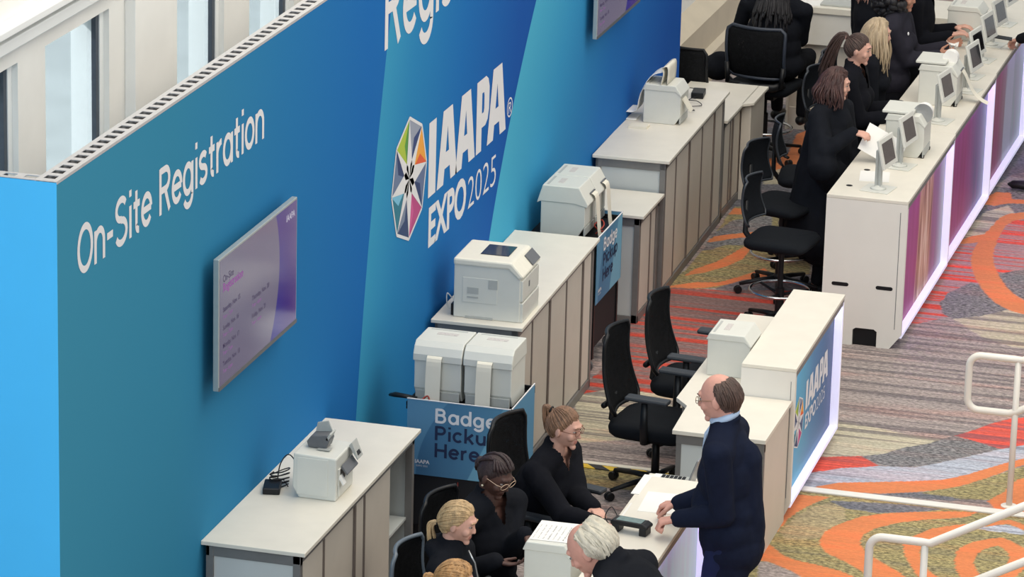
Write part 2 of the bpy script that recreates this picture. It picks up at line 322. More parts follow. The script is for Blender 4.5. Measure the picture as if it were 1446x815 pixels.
# colours of the printed carpet zones: (ground, stripe, stripe amount, speckle)
ZN = {
 'red2': ((216, 88, 72), (158, 84, 86), .9, .25), 'gb': ((160, 147, 142), (112, 103, 104), .85, .55), 'red': ((132, 104, 100), (190, 66, 48), 1.0, .4), 'redw': ((168, 134, 134), (220, 76, 58), 1.0, .3),
 'cream': ((190, 180, 156), (126, 118, 112), .9, .3), 'grey': ((120, 117, 118), (112, 110, 112), .3, .95),
 'blue': ((176, 180, 192), (128, 130, 142), .8, .35), 'orange': ((212, 126, 78), (200, 112, 68), .2, .12),
 'olive': ((150, 138, 96), (116, 110, 92), .45, .8), 'darkgrey': ((112, 110, 116), (94, 94, 102), .5, .7), 'tan': ((170, 152, 116), (140, 124, 98), .5, .6),
}
PX = []   # outlines of the carpet's printed shapes on the floor, in metres
PX += [('redw',[(2.197,9.727),(2.515,10.143),(2.604,10.481),(2.656,10.707),(2.988,11.252),(2.719,13.089),(2.434,12.682),(2.209,11.958),(2.245,10.349)]),('grey',[(2.216,13.453),(2.616,13.793),(2.727,13.032),(2.591,12.89),(2.377,12.84),(2.269,12.92)]),('cream',[(2.218,11.904),(2.263,12.382),(2.318,12.818),(2.455,13.05),(2.535,12.839),(2.451,12.57),(2.404,12.088),(2.336,11.937)]),('gb',[(2.349,13.947),(2.563,14.157),(2.634,13.674),(2.398,13.522),(2.267,13.535)]),('orange',[(2.278,13.014),(2.271,13.257),(2.306,13.393),(2.417,13.404),(2.451,13.232),(2.694,13.262),(2.707,13.175),(2.446,13.108),(2.352,12.999)]),('grey',[(2.383,10.399),(2.397,10.664),(2.51,10.969),(2.624,10.905),(2.833,10.514),(2.886,10.456),(2.706,10.213),(2.527,10.072),(2.445,10.168)]),('grey',[(2.647,11.233),(2.748,11.352),(2.95,11.509),(3.075,10.654),(2.926,10.702),(2.794,10.862)]),('cream',[(2.527,10.072),(2.706,10.213),(2.886,10.456),(3.082,10.605),(3.226,9.618),(3.019,9.59),(2.782,9.745),(2.674,9.878),(2.597,9.998)]),('orange',[(2.74,12.946),(2.593,12.903),(2.491,12.823),(2.441,12.685),(2.419,12.382),(2.395,12.142),(2.388,11.854),(2.406,11.582),(2.454,11.325),(2.521,11.08),(2.604,10.845),(2.685,10.665),(2.756,10.537),(2.863,10.412),(2.978,10.353),(3.121,10.34),(3.075,10.654),(2.929,10.678),(2.831,10.813),(2.754,10.979),(2.676,11.19),(2.603,11.434),(2.56,11.639),(2.534,11.852),(2.522,12.075),(2.517,12.303),(2.523,12.509),(2.551,12.637),(2.621,12.723),(2.757,12.833)]),('orange',[(2.253,11.878),(2.27,12.009),(2.32,12.125),(2.401,12.202),(2.409,12.004),(2.336,11.937)]),('cream',[(2.129,7.666),(2.271,7.684),(2.421,7.656),(2.652,7.579),(2.883,7.571),(2.817,7.458),(2.694,7.346),(2.583,7.174),(2.458,7.085),(2.196,6.97),(2.152,7.332)]),('grey',[(2.928,7.646),(3.076,7.618),(3.256,7.512),(3.157,7.379),(3.037,7.248),(2.909,7.093),(2.799,6.997),(2.68,6.955),(2.546,6.994),(2.459,7.077),(2.583,7.174),(2.694,7.346),(2.817,7.458)]),('red2',[(2.17,6.96),(2.458,7.085),(2.543,7.006),(2.594,6.946),(2.497,6.881),(2.369,6.814),(2.205,6.648)]),('red2',[(2.947,7.662),(3.044,7.811),(3.132,7.98),(3.228,8.107),(3.359,8.201),(3.5,7.635),(3.395,7.597),(3.256,7.512),(3.077,7.609)]),('blue',[(2.179,6.639),(2.381,6.823),(2.596,6.938),(2.8,6.989),(2.909,7.089),(3.039,7.24),(3.157,7.379),(3.257,7.504),(3.39,7.631),(3.487,7.72),(3.525,7.466),(3.428,7.379),(3.33,7.265),(3.241,7.116),(3.128,6.955),(2.998,6.819),(2.805,6.726),(2.677,6.667),(2.483,6.59),(2.312,6.466),(2.224,6.351)]),('orange',[(2.303,6.442),(2.418,6.563),(2.612,6.644),(2.805,6.726),(2.998,6.819),(3.128,6.955),(3.24,7.124),(3.33,7.265),(3.427,7.387),(3.525,7.466),(3.543,7.341),(3.445,7.263),(3.374,7.159),(3.31,7.033),(3.225,6.875),(3.133,6.757),(3.015,6.64),(2.892,6.554),(2.688,6.457),(2.515,6.421),(2.351,6.412)]),('olive',[(2.919,6.555),(3.134,6.749),(3.312,7.025),(3.448,7.246),(3.544,7.333),(3.582,7.074),(3.443,6.982),(3.399,6.734),(3.356,6.573),(3.119,6.51)]),('darkgrey',[(2.69,6.449),(2.893,6.546),(3.032,6.541),(3.17,6.536),(3.126,6.471),(2.855,6.45)]),('orange',[(3.333,6.544),(3.399,6.734),(3.443,6.982),(3.574,7.127),(3.667,6.498),(3.409,6.407)]),('darkgrey',[(2.419,6.232),(2.612,6.277),(2.872,6.319),(3.096,6.314),(2.998,6.237),(2.742,6.119),(2.549,6.137)]),('tan',[(2.257,5.609),(2.289,5.88),(2.355,6.102),(2.447,6.201),(2.539,6.134),(2.585,5.952),(2.515,5.749),(2.496,5.597),(2.415,5.537),(2.313,5.501)]),('orange',[(2.159,6.234),(2.262,6.284),(2.418,6.292),(2.377,6.217),(2.331,6.11),(2.289,5.986),(2.259,5.863),(2.248,5.703),(2.233,5.569),(2.176,5.678),(2.163,6.001)]),('orange',[(3.303,6.331),(3.154,6.298),(2.999,6.234),(2.865,6.176),(2.745,6.101),(2.66,6.025),(2.592,5.916),(2.544,5.824),(2.51,5.715),(2.502,5.568),(2.525,5.481),(2.579,5.374),(2.644,5.319),(2.719,5.262),(2.826,5.152),(2.939,5.009),(3.148,5.082),(2.976,5.266),(2.871,5.368),(2.802,5.452),(2.751,5.545),(2.726,5.647),(2.735,5.746),(2.778,5.864),(2.85,5.954),(2.925,6.027),(3.022,6.1),(3.123,6.152),(3.224,6.211),(3.272,6.254)]),('orange',[(2.197,5.429),(2.28,5.347),(2.343,5.254),(2.431,5.197),(2.544,5.169),(2.716,5.113),(2.924,4.974),(2.606,4.863),(2.446,5.019),(2.296,5.119),(2.229,5.127)]),('gb',[(2.232,5.112),(2.297,5.113),(2.446,5.019),(2.555,4.905),(2.303,4.787)]),('orange',[(2.989,5.612),(2.977,5.735),(3.033,5.851),(3.099,5.977),(3.195,6.054),(3.293,6.124),(3.44,6.235),(3.644,6.34),(3.656,6.259),(3.502,6.191),(3.354,6.087),(3.242,5.973),(3.171,5.874),(3.106,5.749),(3.086,5.662),(3.101,5.526),(3.142,5.385),(3.198,5.282),(3.293,5.163),(3.173,5.121),(3.082,5.333),(3.025,5.468)]),('blue',[(3.657,6.249),(3.453,6.154),(3.336,6.061),(3.471,6.038),(3.674,6.141)]),('orange',[(3.688,6.043),(3.536,5.974),(3.437,5.91),(3.372,5.842),(3.321,5.755),(3.297,5.642),(3.307,5.505),(3.339,5.362),(3.402,5.202),(3.522,5.244),(3.459,5.374),(3.418,5.497),(3.414,5.62),(3.435,5.722),(3.497,5.807),(3.585,5.863),(3.707,5.916)]),('orange',[(3.52,5.456),(3.597,5.576),(3.732,5.748),(3.671,5.448),(3.663,5.293),(3.553,5.254)]),('blue',[(3.668,5.601),(3.802,5.71),(3.857,5.331),(3.677,5.268)]),('olive',[(0.458,9.991),(0.534,10.604),(0.532,11.159),(0.499,12.266),(0.749,12.471),(1.001,12.677),(1.453,10.455),(1.003,10.312),(0.759,10.174)]),('grey',[(0.528,11.055),(0.516,11.544),(0.564,11.908),(0.814,12.165),(0.992,11.33),(0.784,11.305),(0.664,11.27),(0.595,11.131)]),('orange',[(0.551,10.413),(0.578,10.595),(0.683,10.809),(0.745,11.034),(0.793,11.266),(0.86,11.281),(0.857,10.974),(0.781,10.745),(0.673,10.546)]),('orange',[(0.518,11.283),(0.525,11.442),(0.63,11.549),(0.776,11.667),(0.8,11.56),(0.681,11.448),(0.565,11.326)]),('orange',[(0.501,12.058),(0.505,12.24),(0.729,12.286),(0.758,12.155)]),('orange',[(0.462,10.089),(0.55,10.179),(0.661,10.297),(0.817,10.341),(0.935,10.555),(1.05,10.795),(1.141,10.631),(0.986,10.452),(0.901,10.337),(0.755,10.187),(0.644,10.132)]),('darkgrey',[(0.822,10.197),(0.968,10.469),(1.15,10.586),(1.389,10.772),(1.472,10.365),(0.964,10.178)]),('red',[(0.56,8.488),(0.418,9.322),(0.538,10.117),(0.829,10.167),(1.599,10.412),(2.041,8.187),(0.73,7.314),(0.462,7.617)]),('cream',[(0.491,7.616),(0.738,7.872),(0.907,7.822),(1.208,7.792),(1.369,7.687),(1.482,7.194),(1.133,6.965),(0.727,6.717)]),('orange',[(-0.624,16.658),(-0.623,16.817),(-0.489,16.631),(-0.377,16.208),(-0.443,16.26),(-0.558,16.447)]),('orange',[(0.452,13.687),(0.569,13.93),(0.514,14.517),(0.558,14.637),(0.647,14.706),(0.759,14.069),(0.793,13.817),(0.555,13.209)]),('cream',[(0.512,13.257),(0.793,13.817),(0.938,13.102),(0.575,12.964)])]

def carpet():
    X0, X1, Y0, Y1, st = -.74, 4.3, 1.8, 15.4, .0125
    nx = int((X1 - X0) / st) + 1; ny = int((Y1 - Y0) / st) + 1
    xs = np.linspace(X0, X1, nx); ys = np.linspace(Y0, Y1, ny)
    gx, gy = np.meshgrid(xs, ys)
    names = list(ZN); zone = np.full(gx.shape, names.index('gb'), int)
    # beyond what is seen the design goes on in broad bands
    zone[(gy < STRIP_Y)] = names.index('olive')
    zone[(gx < 1.7) & (gy < 6.0)] = names.index('gb')
    zone[gy > 12.2] = names.index('darkgrey')
    for kind, poly in PX:
        P = np.array(poly); bx = (gx >= P[:, 0].min()) & (gx <= P[:, 0].max()) & (gy >= P[:, 1].min()) & (gy <= P[:, 1].max())
        iy, ix = np.nonzero(bx)
        if len(iy) == 0: continue
        x = gx[iy, ix]; y = gy[iy, ix]; ins = np.zeros(len(x), bool)
        n = len(P)
        for i in range(n):
            xa, ya = P[i]; xb, yb = P[(i + 1) % n]
            c = ((ya > y) != (yb > y))
            with np.errstate(divide='ignore', invalid='ignore'): t = (xb - xa) * (y - ya) / (yb - ya + 1e-12) + xa
            ins ^= c & (x < t)
        zone[iy[ins], ix[ins]] = names.index(kind)
    # the printed figures carry on, mirrored, past the part the photo shows
    jx = np.clip(np.round((7.02 - xs - X0) / st).astype(int), 0, nx - 1); far = xs > 3.51
    zone[:, far] = zone[:, jx[far]]
    jy = np.clip(np.round((7.84 - ys - Y0) / st).astype(int), 0, ny - 1); low = ys < 3.92
    zr = zone[:, xs > 1.7]; zr[low] = zr[jy[low]]; zone[:, xs > 1.7] = zr
    A = np.array([[lin(c) for c in ZN[k][0]] + [ZN[k][2]] for k in names]); B = np.array([[lin(c) for c in ZN[k][1]] + [ZN[k][3]] for k in names])
    me = bpy.data.meshes.new('floor')
    co = np.stack([gx.ravel(), gy.ravel(), np.zeros(gx.size)], 1)
    idx = np.arange(nx * ny).reshape(ny, nx)
    q = np.stack([idx[:-1, :-1], idx[:-1, 1:], idx[1:, 1:], idx[1:, :-1]], -1).reshape(-1, 4)
    # a wide apron of the same carpet around the printed field
    nv = len(co); R = 14
    ap = [(-.74, -R), (R + 4, -R), (R + 4, R + 16), (-.74, R + 16)]
    extra = [(X0, Y0), (X1, Y0), (X1, Y1), (X0, Y1)]
    co = np.concatenate([co, np.array([[a, b, 0] for a, b in ap + extra])])
    e = nv + 4; qq = [(nv, nv + 1, e + 1, e), (nv + 1, nv + 2, e + 2, e + 1), (nv + 2, nv + 3, e + 3, e + 2)]
    q = np.concatenate([q, np.array(qq)])
    me.vertices.add(len(co)); me.vertices.foreach_set('co', co.ravel())
    me.loops.add(q.size); me.loops.foreach_set('vertex_index', q.ravel())
    me.polygons.add(len(q)); me.polygons.foreach_set('loop_start', np.arange(0, q.size, 4)); me.polygons.foreach_set('loop_total', np.full(len(q), 4))
    me.update(calc_edges=True); me.validate()
    z = np.concatenate([zone.ravel(), np.full(8, names.index('gb'))])
    for nm, T in (('ground', A), ('stripe', B)):
        at = me.attributes.new(nm, 'FLOAT_COLOR', 'POINT'); at.data.foreach_set('color', T[z].astype(np.float32).ravel())
    m = bpy.data.materials.new('patterned_carpet'); m.use_nodes = True; me.materials.append(m)
    N = NT(m); b = N.n['Principled BSDF']; b.inputs['Roughness'].default_value = .95; b.inputs['Sheen Weight'].default_value = .1
    b.inputs['Specular IOR Level'].default_value = .15
    a1 = N.new('ShaderNodeAttribute', attribute_name='ground'); a2 = N.new('ShaderNodeAttribute', attribute_name='stripe')
    tc = N.new('ShaderNodeTexCoord').outputs['Object']
    mp = N.new('ShaderNodeMapping'); mp.inputs['Scale'].default_value = (.22, 11.0, 1); N.l.new(tc, mp.inputs['Vector'])
    st_ = N.noise(1.15, mp.outputs[0], 2, .7)
    st1 = N.math('MULTIPLY', N.math('SUBTRACT', st_, .505), 13, clamp=True)
    mp2 = N.new('ShaderNodeMapping'); mp2.inputs['Scale'].default_value = (.6, 40, 1); N.l.new(tc, mp2.inputs['Vector'])
    fine = N.noise(1.2, mp2.outputs[0], 2, .6)
    base = N.mix(N.math('MULTIPLY', st1, a1.outputs['Alpha']), a1.outputs['Color'], a2.outputs['Color'])
    mult = N.ramp(fine, [(.38, (.72, .72, .74, 1)), (.6, (1.1, 1.1, 1.1, 1))])
    base2 = N.mix(N.math('MULTIPLY', a1.outputs['Alpha'], .8), base, N.mix(1.0, base, mult, 'MULTIPLY'))
    mp3 = N.new('ShaderNodeMapping'); mp3.inputs['Scale'].default_value = (30, 62, 1); N.l.new(tc, mp3.inputs['Vector'])
    sp = N.ramp(N.noise(1.0, mp3.outputs[0], 3, .7), [(.38, (.30, .30, .32, 1)), (.5, (.95, .95, .95, 1)), (.62, (1.75, 1.75, 1.7, 1))])
    mp4 = N.new('ShaderNodeMapping'); mp4.inputs['Scale'].default_value = (.5, 3.2, 1); N.l.new(tc, mp4.inputs['Vector'])
    base2 = N.mix(1.0, base2, N.ramp(N.noise(1.3, mp4.outputs[0], 3, .65), [(.36, (.94, .96, .97, 1)), (.5, (1, 1, 1, 1)), (.62, (1.12, .93, .90, 1))]), 'MULTIPLY')
    out = N.mix(a2.outputs['Alpha'], base2, N.mix(1.0, base2, sp, 'MULTIPLY'))
    N.put(b.inputs['Base Color'], out)
    bn = N.new('ShaderNodeBump'); bn.inputs['Strength'].default_value = .25; bn.inputs['Distance'].default_value = .004
    N.put(bn.inputs['Height'], N.noise(260, tc)); N.l.new(bn.outputs[0], b.inputs['Normal'])
    o = bpy.data.objects.new('floor', me); COL.objects.link(o); o['kind'] = 'structure'
carpet()
tag(MB().box(2.235, 6.33, 0, 4.3, 6.405, .012).build('threshold_strip', WHITEM, bevel=.003), 'white metal strip lying across the orange carpet towards the stair rails', 'floor strip')
tp = thing('cable_cover_strip', 'yellow and black taped cable cover on the carpet behind the seated staff', 'floor tape', (1.2, 6.33, 0))
hz = bpy.data.materials.new('hazard_tape'); hz.use_nodes = True
N = NT(hz); b = N.n['Principled BSDF']
sx = N.new('ShaderNodeSeparateXYZ'); N.l.new(N.new('ShaderNodeTexCoord').outputs['Object'], sx.inputs[0])
fr = N.math('FRACT', N.math('MULTIPLY', N.math('ADD', sx.outputs[0], sx.outputs[1]), 5.5))
N.put(b.inputs['Base Color'], N.mix(N.math('GREATER_THAN', fr, .5), rgb(222, 186, 52), rgb(40, 38, 36)))
MB().box(-.42, -.035, 0, .42, .035, .006).build('tape', hz, tp)
MB().box(-.42, .03, 0, .42, .075, .01).build('cover_edge', PAPERC, tp)

# ------------------------------------------------------------------ window wall of the hall, left
WH = mat('white_render', rgb(246, 244, 238), .7, noise=.03, nscale=3)
WH2 = mat('white_window_frame', rgb(246, 248, 246), .45, noise=.02, nscale=3)
XB = -.74
GLASS = mat('window_glass', rgb(235, 245, 250), .03, noise=.01, trans=1.0)
DARKBAR = mat('dark_window_bar', rgb(70, 78, 88), .4, noise=.05)
wins = [(.35, 1.20), (1.70, 2.41), (3.54, 4.155), (4.73, 5.365), (6.6, 7.3), (8.0, 8.7), (9.9, 10.6), (11.3, 12.0), (13.2, 13.9)]
HEAD = 3.555; SILL = .95
def wall_left():
    mb = MB(); T = .20
    mb.box(XB - T, -6, 0, XB, 30, SILL); mb.box(XB - T, -6, HEAD, XB, 30, 6.5)
    ys = [-6] + [v for w in wins for v in (w[0], w[1] + .15)] + [30]
    for i in range(0, len(ys), 2): mb.box(XB - T, ys[i], SILL, XB, ys[i + 1], HEAD)
    struct(mb.build('wall_left', WH))
    # projecting pilasters and the cornice bands above the heads
    t = MB()
    for a, c in ((2.78, 3.40), (5.75, 6.35), (9.1, 9.7), (12.4, 13.0)): t.box(XB, a, .6, XB + .06, c, HEAD + .05)
    struct(t.build('trim_1', WH, bevel=.004))
    t = MB(); t.box(XB, -6, HEAD + .10, XB + .05, 30, HEAD + .16); t.box(XB, -6, HEAD + .20, XB + .09, 30, HEAD + .24)
    struct(t.build('trim_2', WH2, bevel=.006))
    for k, (a, c) in enumerate(wins):
        w = bpy.data.objects.new('window_%d' % (k + 1), None); COL.objects.link(w); w.location = (XB, (a + c) / 2, SILL); struct(w)
        h = HEAD - SILL; d = (c - a) / 2; f = MB()
        f.box(-.07, -d, 0, -.04, -d + .02, h); f.box(-.07, -d, 0, -.04, d, .05); f.box(-.07, -d, h - .02, -.04, d, h)
        f.build('window_frame', WH2, w)
        MB().box(-.062, -d + .02, .04, -.058, d + .06, h - .02).build('window_pane', GLASS, w)
        MB().box(-.062, d + .055, 0, -.035, d + .095, h).build('window_bar', DARKBAR, w)
        MB().box(-.19, d + .095, 0, -.03, d + .15, h).build('window_jamb', WH2, w)
    # stepped sill / heater casing along the foot of the wall
    m = MB(); m.prism([(XB, 0), (XB + .22, 0), (XB + .22, .24), (XB + .16, .27), (XB + .16, .52), (XB, .62)], 'y', 12.46, 30)
    struct(m.build('baseboard_left', mat('cream_casing', rgb(214, 200, 176), .6, noise=.04, nscale=4)))
wall_left()
# outside: pale paving, concrete fins and a low wall
EXT = mat('exterior_paving', rgb(206, 214, 216), .8, noise=.10, nscale=1.6, bump=.1, bscale=20)
struct(MB().box(-24, -10, -.3, XB - .36, 40, -.05).build('ground', EXT))
# ------------------------------------------------------------------ blue display wall
YE = 12.43; H = 3.392
def wallmat():
    m = bpy.data.materials.new('printed_blue_fabric'); m.use_nodes = True; N = NT(m); b = N.n['Principled BSDF']; b.inputs['Roughness'].default_value = .85; b.inputs['Specular IOR Level'].default_value = .12
    s = N.new('ShaderNodeSeparateXYZ'); N.l.new(N.new('ShaderNodeTexCoord').outputs['Object'], s.inputs[0]); y = s.outputs[1]; z = s.outputs[2]
    z2 = N.math('MULTIPLY', z, z)
    b1 = N.math('ADD', N.math('MULTIPLY_ADD', z, .10, 4.375), N.math('MULTIPLY', z2, .037))
    b2 = N.math('ADD', N.math('MULTIPLY_ADD', z, .20, 6.80), N.math('MULTIPLY', z2, .155))
    def seg(a, w, stops): return N.ramp(N.math('DIVIDE', N.math('SUBTRACT', y, a), w, clamp=True), stops)
    c0 = seg(0.0, 4.6, [(0, rgb(58, 138, 168)), (.33, rgb(50, 130, 164)), (.70, rgb(36, 116, 172)), (1, rgb(26, 104, 176))])
    c1 = seg(b1, 3.0, [(0, rgb(58, 150, 190)), (.2, rgb(42, 130, 184)), (.55, rgb(28, 108, 178)), (1, rgb(24, 84, 164))])
    c2 = seg(b2, 4.6, [(0, rgb(76, 172, 204)), (.25, rgb(56, 150, 198)), (.6, rgb(34, 110, 180)), (1, rgb(26, 84, 164))])
    e1 = N.math('MULTIPLY', N.math('SUBTRACT', y, b1), 150, clamp=True); e2 = N.math('MULTIPLY', N.math('SUBTRACT', y, b2), 150, clamp=True)
    col = N.mix(e2, N.mix(e1, c0, c1), c2)
    # joins between fabric sheets
    N.put(b.inputs['Base Color'], col)
    bn = N.new('ShaderNodeBump'); bn.inputs['Strength'].default_value = .12; bn.inputs['Distance'].default_value = .02
    mp = N.new('ShaderNodeMapping'); mp.inputs['Scale'].default_value = (1, 1.2, .5); N.l.new(N.new('ShaderNodeTexCoord').outputs['Object'], mp.inputs['Vector'])
    N.put(bn.inputs['Height'], N.noise(1.4, mp.outputs[0])); N.l.new(bn.outputs[0], b.inputs['Normal'])
    return m
dw = thing('display_wall', 'long printed blue display wall behind the counters, lettered On-Site Registration', 'display wall')
TH = .105
BACKF = mat('grey_lining', rgb(150, 152, 156), .7, noise=.04)
MB().box(-.012, 0, .02, 0, YE, H - .006).build('printed_fabric', wallmat(), dw)
MB().box(-TH, .012, .02, -.092, YE, H - .006).build('back_fabric', BACKF, dw)
MB().box(-TH + .004, YE - .04, .02, -.004, YE, H - .008).build('end_post', ALU, dw)
# perforated aluminium profile along the top: two rims with oval slots between
def profile(name, y0, y1, x0, x1, along):
    mb = MB(); z0, z1 = H - .014, H
    n = int((y1 - y0) / .092)
    w = x1 - x0; r0, r1 = x0 + w * .24, x0 + w * .76; p = (y1 - y0) / n
    def q(a, b, c, d):
        if along == 'y': mb.box(a, c, z1 - .004, b, d, z1)
        else: mb.box(c, a, z1 - .004, d, b, z1)
    q(x0, r0, y0, y1); q(r1, x1, y0, y1)
    for i in range(n): q(r0, r1, y0 + i * p, y0 + i * p + p * .42)
    if along == 'y': mb.box(x0, y0, z0, x0 + .004, y1, z1 - .004); mb.box(x1 - .004, y0, z0, x1, y1, z1 - .004)
    return mb.build(name, mat('bright_aluminium', rgb(196, 196, 198), .4, metal=.3, noise=.04), dw)
profile('top_profile', .0, YE, -TH, .001, 'y')
MB().box(-TH + .006, .01, H - .05, -.014, YE - .01, H - .045).build('profile_hollow', GAP, dw)
# short return at the near end
DAYLIT = mat('daylit_blue_fabric', rgb(66, 186, 250), .75, noise=.02, nscale=2)  # albedo lightened so this daylit face reads brighter than the main wall
MB().box(-.72, 0, .02, -TH, .012, H - .006).build('return_fabric', DAYLIT, dw)
MB().box(-TH, -.0015, .02, -.0, .0, H - .006).build('corner_fabric', DAYLIT, dw)
profile('return_profile', -.72, -TH - .001, .0, .08, 'x')
UY, UZ = (0, 1, 0), (0, 0, 1)
sign('lettering', 'On-Site Registration', WHITEINK, dw, (.0, .24, 2.876), UY, UZ, .231, 2.60, .104, label='white lettering')
sign('lettering', 'Registration', WHITEINK, dw, (.0, 4.90, 2.856), UY, UZ, .46, 3.10, .104, label='large white lettering')

def tri_fan(mb, pts, x): mb.add([(x, a, c) for a, c in pts], [tuple(range(len(pts)))])
def logo(parent, P, lift, scale_name=''):
    """P(u,v) -> 3-D point; logo box: wheel spans u 0-1, v -.5 to .5, letters follow"""
    V = [(-.02, .50), (.37, .355), (.535, .02), (.415, -.335), (.02, -.5), (-.355, -.375), (-.53, -.03), (-.405, .33)]
    pairs = [((150, 158, 176), (44, 66, 118)), ((238, 164, 60), (226, 92, 52)), ((96, 112, 148), (36, 58, 106)), ((186, 70, 130), (206, 88, 148)),
             ((40, 66, 110), (120, 134, 158)), ((34, 120, 142), (120, 190, 220)), ((104, 122, 154), (36, 58, 106)), ((172, 194, 62), (84, 150, 62))]
    ms = [mat('logo_%02d' % i, rgb(*c), .6, noise=.01) for i, c in enumerate([k for p in pairs for k in p])]
    w = MB(); n = 8
    for i in range(n):
        a = V[i]; b_ = V[(i + 1) % n]; mid = ((a[0] + b_[0]) * .36, (a[1] + b_[1]) * .36)
        w.mi = 2 * i; w.add([P(0, 0, lift), P(*a, lift), P(*mid, lift)], [(0, 1, 2)]); w.add([P(*a, lift), P(*b_, lift), P(*mid, lift)], [(0, 1, 2)])
        w.mi = 2 * i + 1; w.add([P(0, 0, lift), P(*mid, lift), P(*b_, lift)], [(0, 1, 2)])
    w.build('logo_wheel', ms, parent)
    s = MB(); l2 = lift * 1.6
    for i in range(n):
        a = Vector(V[i]); d = a.normalized(); t = Vector((-d.y, d.x)); k = .085 if i % 2 == 0 else .06
        c1 = d.lerp(t, .5) * .16; s.add([P(0, 0, l2), P(*(d * .10 - t * k), l2), P(*a, l2), P(*(d * .10 + t * k), l2)], [(0, 1, 2, 3)])
        b_ = Vector(V[(i + 1) % n]); e = (b_ - a).normalized(); o = Vector((e.y, -e.x)) * .013
        s.add([P(*(a - o), l2), P(*(b_ - o), l2), P(*(b_ + o), l2), P(*(a + o), l2)], [(0, 1, 2, 3)])
    s.build('logo_star', WHITEINK, parent)
LA = [[(0, 0), (.27, 1), (.5, 1), (.5, .76), (.42, .42), (.5, .42), (.5, .2), (.37, .2), (.32, 0)], [(1, 0), (.73, 1), (.5, 1), (.5, .76), (.58, .42), (.5, .42), (.5, .2), (.63, .2), (.68, 0)]]
LP = [[(0, 0), (0, 1), (.42, 1), (.42, 0)], [(.42, 1), (.72, 1), (.9, .94), (1, .82), (1, .52), (.9, .38), (.72, .32), (.42, .32), (.42, .52), (.56, .52), (.6, .57), (.6, .75), (.56, .8), (.42, .8)]]
def wordmark(parent, B, lift):
    """B(u,v,l): u 0-1 across the word, v 0-1 up"""
    mb = MB()
    def put(g, u0, u1):
        for poly in g: mb.add([B(u0 + (u1 - u0) * a, c, lift) for a, c in poly], [tuple(range(len(poly)))])
    put([[(0, 0), (0, 1), (1, 1), (1, 0)]], 0, .088)
    put(LA, .105, .355); put(LA, .335, .585); put(LP, .60, .765); put(LA, .745, 1.0)
    return mb.build('logo_wordmark', WHITEINK, parent)
logo(dw, lambda u, v, l: (l, 5.44 + u * .65, 1.97 + v * .74), .0015)
wordmark(dw, lambda u, v, l: (l, 5.835 + u * 1.70, 1.745 + v * .46), .0015)
text('logo_text', 'EXPO', WHITEINK, dw, (.0, 5.86, 1.44), UY, UZ, .80, .235, .03, capbase=True)
text('logo_text', '2025', WHITEINK, dw, (.0, 6.70, 1.44), UY, UZ, .63, .205, -.012, capbase=True)
text('logo_text', '\u00ae', WHITEINK, dw, (.0, 7.56, 1.80), UY, UZ, None, .13, 0)

# ------------------------------------------------------------------ wall screens
def tvmat():
    m = bpy.data.materials.new('screen_picture'); m.use_nodes = True; N = NT(m); b = N.n['Principled BSDF']
    s = N.new('ShaderNodeSeparateXYZ'); N.l.new(N.new('ShaderNodeTexCoord').outputs['Object'], s.inputs[0]); y = s.outputs[1]; z = s.outputs[2]
    # y 0..1.2, z 0..0.68 ; a pale lilac page with a violet band behind a curved edge on the right
    e = N.math('SUBTRACT', y, N.math('SUBTRACT', .93, N.math('MULTIPLY', N.math('POWER', N.math('SUBTRACT', z, .42), 2.0), .9)))
    k = N.math('MULTIPLY', e, 120, clamp=True)
    pale = N.ramp(z, [(0, rgb(160, 150, 178)), (.6, rgb(142, 138, 172))])
    vio = N.ramp(N.math('MULTIPLY_ADD', N.noise(3), .5, N.math('MULTIPLY', N.math('SUBTRACT', y, .9), 1.4)), [(.2, rgb(62, 48, 176)), (.45, rgb(86, 56, 166)), (.7, rgb(112, 88, 172))])
    c = N.mix(k, pale, vio)
    b.inputs['Base Color'].default_value = rgb(20, 20, 24); b.inputs['Roughness'].default_value = .12
    N.put(b.inputs['Emission Color'], c); b.inputs['Emission Strength'].default_value = .40
    return m
TVM = tvmat()
PINK = mat('screen_pink', rgb(60, 20, 60), .4, noise=.01, emit=rgb(158, 84, 168), es=.6)
DKT = mat('screen_dark_text', rgb(30, 24, 44), .4, noise=.01, emit=rgb(48, 36, 76), es=.6)
SCW = mat('screen_white', rgb(60, 60, 60), .4, noise=.01, emit=rgb(220, 214, 232), es=.6)
